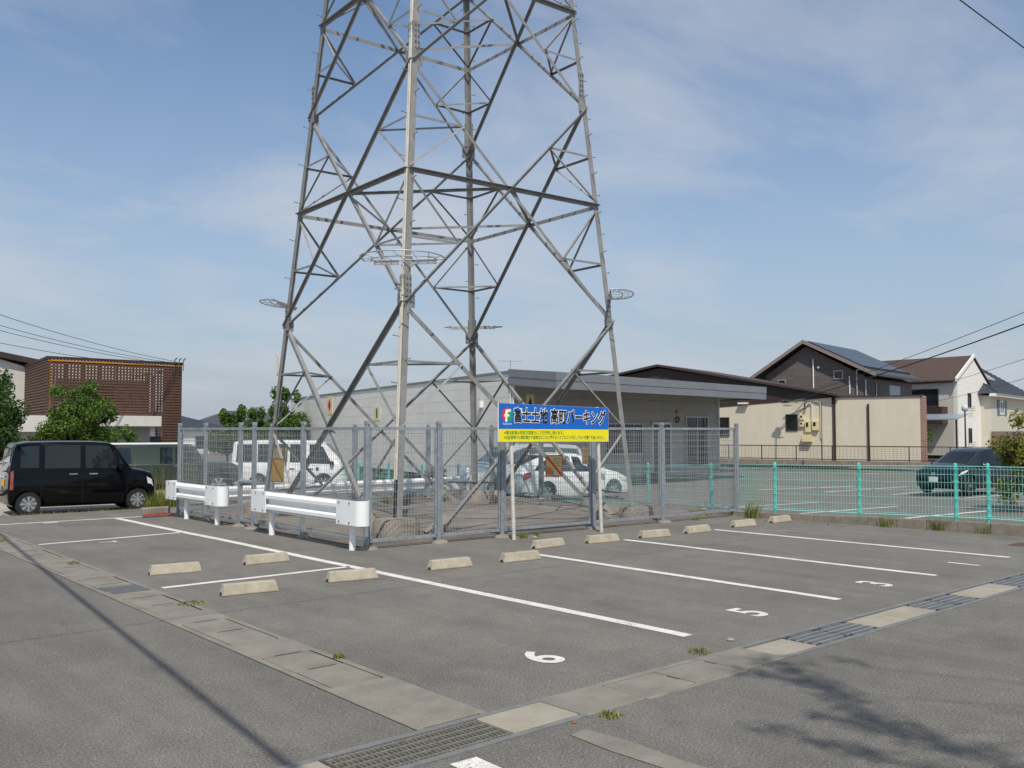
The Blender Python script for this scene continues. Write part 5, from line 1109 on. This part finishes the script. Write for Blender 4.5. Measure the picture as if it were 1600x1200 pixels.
# --- small far roofs left of the pylon
def hiphouse(loc, rz, w, d, h, rh, label, roofm, wallm, aer=True):
    t = thing('far_house', label, 'house', loc, rz, 'distant houses beyond the car park'); mb = MB(); mb.bb(-w/2, w/2, -d/2, d/2, 0, h); part('wall', mb, wallm, t)
    e = .5; mb = MB(); r = max(.5, w/2-d/2*.9); mb.add([(-w/2-e, -d/2-e, h), (w/2+e, -d/2-e, h), (w/2+e, d/2+e, h), (-w/2-e, d/2+e, h), (-r, 0, h+rh), (r, 0, h+rh), ], [(0, 1, 5, 4), (1, 2, 5), (2, 3, 4, 5), (3, 0, 4), (3, 2, 1, 0)]); rf = part('roof', mb, roofm, t)
    for x in (-w/4, w/4):
        mb = MB(); mb.bb(x-.8, x+.8, -d/2-.03, -d/2, h-2.0, h-.8); part('window', mb, M_WGL, t)
    if aer: aerial(t, (r*.4, 0, h+rh), 2.4, 1.1, 20)
hiphouse((35, 92, -.4), R(10), 10, 8, 2.6, 1.5, 'dark tiled roof with an aerial seen between the slatted building and the fence', M_RTILE, M_SBW)
hiphouse((31, 105, -.4), R(10), 9, 8, 2.6, 1.5, 'brown tiled roof just right of the slatted building', M_ROOFB, M_SBW)
hiphouse((48, 100, -.4), R(-15), 11, 8, 3.0, 1.6, 'grey roof mostly hidden behind the trees left of the white building', M_ROOFG, M_SBW, False)

# ------------------------------------------------------------------ street lamp, poles and cables
lp = thing('street_lamp', 'brown lamp post with a clear globe before the white brick house', 'street lamp', (49.3, 20.4, -.3))
mb = MB(); mb.tube((0, 0, 0), (0, 0, 3.3), .05, 8, .035); part('pole', mb, M_BROWN, lp, True)
mb = MB(); mb.lathe([(.06, 3.25), (.12, 3.29), (.16, 3.38), (.165, 3.44), (.14, 3.53), (.08, 3.59), (.02, 3.61)], (0, 0, 0), n=14); part('globe', mb, mat('globe_glass', '#c3cbd2', .08, var=.1, vs=6), lp, True)
def cable(pts, r, label, sag=.3, nm='overhead_cable', m=None, grp='overhead cables'):
    out = []
    for a, b in zip(pts[:-1], pts[1:]):
        a, b = Vector(a), Vector(b)
        for k in range(24): t = k/24; out.append(a+(b-a)*t-V(0, 0, sag*4*t*(1-t)))
    out.append(Vector(pts[-1])); mb = MB(); mb.path(out, r, 6); o = part(nm, mb, m or M_BLACK, None, True); return tag(o, label, 'cable', grp)
mhw = Vector(BB)+mh
pole = thing('utility_pole', 'concrete utility pole just outside the right edge of the picture', 'utility pole', (29.6, 4.0, -.4)); mb = MB(); mb.tube((0, 0, 0), (0, 0, 11.5), .17, 14, .11); part('pole', mb, M_CONC, pole, True)
mb = MB(); mb.box((0, 0, 10.6), (.1, 1.8, .1)); part('crossarm', mb, M_GALV, pole)
cable([mhw, (29.6, 4.0, 7.3)], .026, 'thicker black cable rising from the beige building to the upper right', .35)
cable([mhw+V(0, .1, .1), (29.6, 4.0, 7.8)], .013, 'thin cable just above the thick one rising to the right edge', .3)
cable([(90, 46, 5.2), (29.6, 4.0, 6.2)], .012, 'thin cable crossing before the white brick gable', .5)
cable([(92, 44, 4.4), (29.6, 4.0, 5.6)], .012, 'lowest thin cable at the right edge before the dark roof house', .5)
cable([(-25, 4.85, 8.0), (48, 5.85, 8.0)], .009, 'cable crossing the top right corner of the sky', .0)
slb = Vector((25.3, 62.5, 6.45))
mb = MB()
for k in range(3): mb.tube(slb+V(-.4+k*.3, 0, -.4), slb+V(-.4+k*.3, 0, .3), .03, 6); mb.tube(slb+V(-.4+k*.3, 0, .3), slb+V(-.25+k*.3, 0, .45), .05, 6)
o = part('cable_bracket', mb, M_DARKST, sb); o.matrix_parent_inverse = Matrix.Translation(-Vector(LB))
for k, (z, q) in enumerate(((10.0, 0), (9.2, .3), (8.9, .6), (7.9, .9))): cable([(2.5, 47+q*2, z), slb+V(-.3+q*.3, 0, .2-k*.12)], .016, ['highest', 'second highest', 'third', 'lowest'][k]+' thin wire running from the left edge to the roof of the slatted building', .6)
# telephone cable that runs above the road beside the camera and throws its shadow on the asphalt
cable([(-.27, -14, 7.2), (-.02, 1.15, 7.0), (1.33, 11.95, 7.0), (2.78, 24, 7.2), (4.98, 42, 7.4)], .032, 'thick telephone cable above the road, seen by its shadow on the asphalt', .0, grp='road cables')
for x, y in ((-.27, -14), (4.98, 42)):
    pp = thing('roadside_pole', 'roadside utility pole '+('behind the camera' if y < 0 else 'far down the road outside the left edge'), 'utility pole', (x-.2, y, 0)); mb = MB(); mb.tube((0, 0, 0), (0, 0, 8.6), .15, 12, .1); part('pole', mb, M_CONC, pp, True)

# ------------------------------------------------------------------ vegetation
def leaves(clumps, n, size, seed, up=.4):
    """many bent leaf faces round clump centres; clumps: (x,y,z,rx,ry,rz)"""
    rg = np.random.RandomState(seed); vol = np.array([c[3]*c[4]*c[5] for c in clumps])**(2/3); vol = vol/vol.sum(); ci = rg.choice(len(clumps), n, p=vol); C_ = np.array(clumps)[ci]
    d = rg.normal(size=(n, 3)); d /= np.linalg.norm(d, axis=1)[:, None]; r = rg.rand(n)**.45
    pos = C_[:, :3]+d*r[:, None]*C_[:, 3:]
    nr_ = d*.6+rg.normal(size=(n, 3))*.6+np.array([0, 0, up]); nr_ /= np.linalg.norm(nr_, axis=1)[:, None]
    t = np.cross(nr_, rg.normal(size=(n, 3))); t /= np.linalg.norm(t, axis=1)[:, None]; b = np.cross(nr_, t); s = size*(.6+.8*rg.rand(n))[:, None]
    v = np.empty((n, 4, 3)); v[:, 0] = pos-t*s; v[:, 1] = pos-b*s*.45+nr_*s*.12; v[:, 2] = pos+t*s-nr_*s*.15; v[:, 3] = pos+b*s*.45+nr_*s*.12
    mb = MB(); mb.v = [tuple(p) for p in v.reshape(-1, 3)]; mb.f = [(4*i, 4*i+1, 4*i+2, 4*i+3) for i in range(n)]; return mb
def branchy(base, tips, r0, mb):
    for tpt in tips:
        a = Vector(base); b = Vector(tpt); m = lerp(a, b, .5)+Vector((random.uniform(-.15, .15), random.uniform(-.15, .15), .15*(b-a).length*.3))
        mb.tube(a, m, r0, 7, r0*.65); mb.tube(m, b, r0*.65, 6, r0*.2)
def clumpset(c, r, n, seed, rs=.42, flat=1.):
    rg = random.Random(seed); out = []
    for i in range(n):
        while True:
            p = Vector((rg.uniform(-1, 1), rg.uniform(-1, 1), rg.uniform(-1, 1)))
            if p.length < 1: break
        k = rg.uniform(.65, 1.25)*rs; out.append((c[0]+p.x*r[0]*.82, c[1]+p.y*r[1]*.82, c[2]+p.z*r[2]*.82, r[0]*k, r[1]*k, r[2]*k*.8*flat))
    return out
def tree(nm, label, loc, r, ch, n, size, m, seed, ncl=16, group=None, trunk=.12, extra=None, rs=.42):
    t = thing(nm, label, 'tree', loc, 0, group); cl = clumpset((0, 0, ch), r, ncl, seed, rs)
    if extra: cl += extra
    mb = MB(); fork = V(0, 0, max(.3, ch-r[2]*.8)); mb.tube((0, 0, -.1), fork, trunk, 9, trunk*.75); random.seed(seed); branchy(fork, [c[:3] for c in cl], trunk*.5, mb); part('trunk', mb, M_BARK, t, True)
    part('crown', leaves(cl, n, size, seed), m, t, fix=False); return t
tree('broadleaf_tree', 'round bushy green tree in front of the slatted building', (14.2, 47.6, -.3), (1.85, 1.9, 1.75), 2.75, 15000, .085, M_LEAF, 3, 34, 'trees in front of the slatted building', extra=[(-1.9, 0, 1.5, .5, .5, .6), (2.3, .0, 2.2, .5, .5, .4), (2.7, 0, 1.9, .35, .4, .3), (.6, 0, 4.3, .5, .5, .5), (-.8, 0, 4.1, .5, .5, .4)], rs=.36)
tree('broadleaf_tree', 'taller green tree at the left edge beside the black minicar', (10.4, 46.5, -.3), (1.7, 1.8, 2.2), 2.6, 10000, .09, M_LEAFD, 4, 26, 'trees in front of the slatted building', extra=[(.4, 0, 4.6, .35, .4, .5), (-.6, 0, 4.9, .4, .4, .5)], rs=.36)
for k, (x, y, h, w, n_) in enumerate(((26.2, 56.9, 2.8, 1.3, 4600), (27.4, 56.2, 3.0, 1.3, 4600), (28.4, 55.4, 3.1, 1.4, 5000), (29.5, 55.4, 4.2, 1.4, 5600))):
    ex = [(random.uniform(-.9, .9), 0, h*.62+h*.42+random.uniform(0, .4), .3, .3, .5) for q in range(5)]
    tree('shrub_tree', ['leftmost leafy shrub above the fence left of the pylon', 'second leafy shrub above the fence left of the pylon', 'third leafy shrub above the fence, left of the left pylon leg', 'tallest leafy shrub beside the left end of the white building'][k], (x, y, -.3), (w, w, h*.5), h*.62, n_, .12, M_LEAF2, 20+k, 16, 'shrubs along the far side', .08, ex, rs=.4)
# plants behind the mint fence and under the white wall
for k, (x, y) in enumerate(((21.6, 28.9), (20.6, 30.2), (19.9, 31.8), (22.6, 27.4))):
    t = thing('low_shrub', ['low weedy shrub behind the far guardrail, second from the right', 'low weedy shrub behind the far guardrail, second from the left', 'leftmost low weedy shrub behind the far guardrail', 'rightmost low weedy shrub behind the far guardrail'][k], 'shrub', (x, y, -.3), 0, 'weedy shrubs at the foot of the white wall')
    part('foliage', leaves(clumpset((0, 0, .4), (.9, .9, .5), 8, 60+k), 1200, .08, 60+k), M_LEAF2, t, fix=False)
bt = tree('garden_bush', 'yellowish green leafy bush at the right edge behind the mint fence', (26.1, 8.55, -.1), (1.25, 1.3, 1.1), 1.35, 11000, .055, M_LEAFY, 9, 30, None, .05, extra=[(-.8, .6, 2.35, .25, .25, .3), (-1.3, .9, 1.75, .3, .3, .25), (-1.0, .8, .6, .4, .4, .4)], rs=.36)
tree('garden_shrub', 'green climbing shrub under the lean-to roof beside the white house', (66.6, 31.2, -.3), (1.2, 1.2, 1.5), 1.7, 3000, .12, M_LEAF, 10, 12, None, .05)
# tree beside the camera: only its shadow falls into the picture
shade = thing('roadside_tree', 'leafy tree beside the camera, seen only by its shadow on the asphalt at lower right', 'tree', (7.2, -4.2, 0))
hs = 9.0; cl = []; polys = [[(7.11, 4.53), (6.62, 3.74), (6.13, 3.04), (6.01, 2.57), (5.96, 2.04)], [(6.64, 4.57), (6.72, 4.34), (6.78, 4.09), (6.62, 3.74)], [(6.05, 3.6), (6.06, 3.3), (6.13, 3.04)], [(5.53, 3.66), (5.5, 3.24), (5.61, 3.01), (5.53, 2.62)], [(7.62, 4.28), (7.56, 3.9)], [(6.01, 2.57), (6.44, 2.42)], [(5.61, 2.62), (5.69, 2.08)]]
for q, pl in enumerate(polys):
    hq = hs+random.uniform(-.5, .5)
    for a, b in zip(pl[:-1], pl[1:]):
        A = Vector(a); B = Vector(b); n_ = max(2, int((B-A).length/.16))
        for k in range(n_):
            p = A+(B-A)*k/n_; rr = random.uniform(.10, .22)*(1.5 if q == 0 else 1.0); cl.append((p.x-.40*hq-7.2, p.y-.58*hq+4.2, hq+random.uniform(-.1, .1), rr, rr, rr*.8))
mb = MB(); mb.tube((0, 0, -.1), (-.1, .3, 6.0), .17, 10, .09)
for pl in polys:
    pts = [(x-.40*hs-7.2, y-.58*hs+4.2, hs) for x, y in pl]; mb.path([(-.1, .3, 5.9)]+[pts[-1]]+pts[::-1][1:], .007, 6)
part('trunk', mb, M_BARK, shade, True)
ncl = len(cl); cl2 = clumpset((-.8, -1.8, 8.0), (2.4, 1.6, 1.5), 14, 31)
part('crown', leaves(cl2, 5000, .075, 31), M_LEAF, shade, fix=False); part('twigs', leaves(cl, 1500, .042, 32), M_LEAF, shade, fix=False)

# grass and weeds
def blades(n, rad, h, seed, spread=.5, wd=.006):
    rg = random.Random(seed); mb = MB()
    for i in range(n):
        a = rg.uniform(0, 2*math.pi); r = rad*math.sqrt(rg.random()); x, y = r*math.cos(a), r*math.sin(a); hh = h*rg.uniform(.5, 1.15); b = rg.uniform(0, 2*math.pi); s = spread*2.2*hh*rg.random(); w_ = wd*rg.uniform(.7, 1.4); c, d = math.cos(b+1.57)*w_, math.sin(b+1.57)*w_; dx, dy = math.cos(b)*s, math.sin(b)*s
        mb.add([(x-c, y-d, 0), (x+c, y+d, 0), (x+dx*.4-c*.7, y+dy*.4-d*.7, hh*.6), (x+dx*.4+c*.7, y+dy*.4+d*.7, hh*.6), (x+dx, y+dy, hh)], [(0, 1, 3, 2), (2, 3, 4)])
    return mb
TUFT = [(4.37, 7.2, .05, .06, 40, 'small grass tuft on the gutter edge near the double lids'), (4.45, 10.55, .16, .03, 160, 'flat mossy patch at the gutter edge left of the nearest wheel stops'), (6.9, 5.22, .09, .06, 60, 'small dry tuft at the channel edge below number 5'), (4.92, 4.5, .08, .045, 50, 'tuft at the end of the steel edging by the grating'),
        (18.30, 12.35, .16, .42, 110, 'tall weed clump at the kerb just right of the mesh fence corner'), (18.68, 9.35, .14, .26, 70, 'weed clump against the kerb below the second mint post'), (18.8, 8.35, .12, .26, 60, 'weed clump against the kerb below the third mint post'), (18.9, 7.5, .12, .24, 60, 'weed clump at the kerb near the right edge'),
        (11.7, 12.85, .08, .13, 40, 'little weed at the foot of the left sign pole'), (12.05, 12.85, .07, .13, 36, 'little weed between the sign poles'), (16.9, 12.85, .1, .1, 40, 'low weed at the fence foot near the right corner'), (4.42, 14.8, .08, .06, 50, 'faint tuft on the gutter edge far to the left'), (4.2, 18.6, .2, .12, 90, 'dry tuft at the far end of the gutter'), (18.1, 13.6, .3, .18, 120, 'weeds inside the right corner of the enclosure'), (14.6, 21.2, .4, .3, 160, 'weeds at the back of the enclosure under the white car')]
for k, (x, y, r, h, n, lb) in enumerate(TUFT):
    o = part('grass_tuft', blades(n, r, h, k), M_GRASS if k not in (2,) else M_STRAW, None, fix=False, loc=(x, y, .0)); tag(o, lb, 'weed', 'weeds in the joints of the lot')
def strip(nm, label, pts, m, n, h, seed, wd=.008, spread=.6, kind='stuff'):
    rg = random.Random(seed); mb = MB()
    for i in range(n):
        x = rg.uniform(pts[0], pts[1]); y = rg.uniform(pts[2], pts[3]); hh = h*rg.uniform(.4, 1.2); b = rg.uniform(0, 6.28); s = spread*hh*rg.random(); w_ = wd; c, d = math.cos(b+1.57)*w_, math.sin(b+1.57)*w_; dx, dy = math.cos(b)*s, math.sin(b)*s
        mb.add([(x-c, y-d, 0), (x+c, y+d, 0), (x+dx*.4-c*.7, y+dy*.4-d*.7, hh*.6), (x+dx*.4+c*.7, y+dy*.4+d*.7, hh*.6), (x+dx, y+dy, hh)], [(0, 1, 3, 2), (2, 3, 4)])
    o = part(nm, mb, m, None, fix=False, loc=(0, 0, -.06)); o['kind'] = kind; o['label'] = label; o['category'] = 'grass'
strip('tall_grass', 'tall pale grass beside the front wheel of the black minicar', (8.9, 11.6, 24.15, 25.6), M_GRASS, 3600, .46, 1)
strip('tall_grass', 'seeding tall stalks in front of the green car', (9.0, 11.4, 25.0, 27.5), M_STRAW, 150, 1.15, 2, .005, .25)
strip('edge_grass', 'short dry grass along the asphalt edge under the black minicar', (4.6, 8.9, 24.1, 24.35), M_STRAW, 900, .10, 3)
# dry leaves and grit lying at the kerb
mb = MB(); rg = random.Random(8)
for i in range(90):
    x = 18.35-rg.random()**2*.5+ .0; y = rg.uniform(10.2, 12.2); s = rg.uniform(.015, .035); a = rg.uniform(0, 6.28); c, d = math.cos(a)*s, math.sin(a)*s; mb.add([(x-c, y-d, .006), (x+d*.5, y-c*.5, .014), (x+c, y+d, .02), (x-d*.5, y+c*.5, .012)], [(0, 1, 2, 3)])
o = part('leaf_litter', mb, mat('dry_leaf', '#7a5f45', .9, var=.3, vs=20), None, fix=False); o['kind'] = 'stuff'; o['label'] = 'brown dry leaves lying along the kerb'; o['category'] = 'leaves'
for x, y, s, lb in ((7.52, 5.33, .035, 'single pale pebble on the asphalt below the long white line'), (4.62, 4.56, .02, 'small orange fragment beside the steel edging'), (11.9, 12.75, .05, 'pale stone near the left sign pole')):
    bm = bmesh.new(); bmesh.ops.create_icosphere(bm, subdivisions=2, radius=s); 
    for v in bm.verts: v.co.z *= .5; v.co *= random.uniform(.85, 1.1)
    me = bpy.data.meshes.new('pebble'); bm.to_mesh(me); bm.free(); me.materials.append(M_CONC2 if 'orange' not in lb else mat('orange_shard', '#8f5a3a', .8, var=.1)); o = part('pebble', me, None, None, loc=(x, y, s*.3)); tag(o, lb, 'stone')
# block and red cloth at the far left corner
cb = MB(); cb.bb(-.32, .32, -.1, .1, 0, .2); o = part('concrete_block', cb, M_CONCD, None, loc=(8.35, 21.95, 0), bevel=.02); tag(o, 'rough concrete block on the ground behind the far guardrail end', 'block')
mb = MB(); n = 14; vs = []
for j in range(5):
    for i in range(n): x = -.36+.72*i/(n-1); y = -.09+.18*j/4; e = max(0, 1-(x/.37)**2)*max(0, 1-(y/.1)**2); vs.append((x, y+.02*math.sin(i), .01+.09*e**.5*(.8+.3*random.random())))
mb.add(vs, [(j*n+i, j*n+i+1, (j+1)*n+i+1, (j+1)*n+i) for j in range(4) for i in range(n-1)]); o = part('red_cloth', mb, mat('red_vinyl', '#84302a', .6, var=.15, vs=12), None, True, fix=False, loc=(8.3, 21.65, 0)); tag(o, 'crumpled red cloth lying in front of the concrete block', 'cloth')
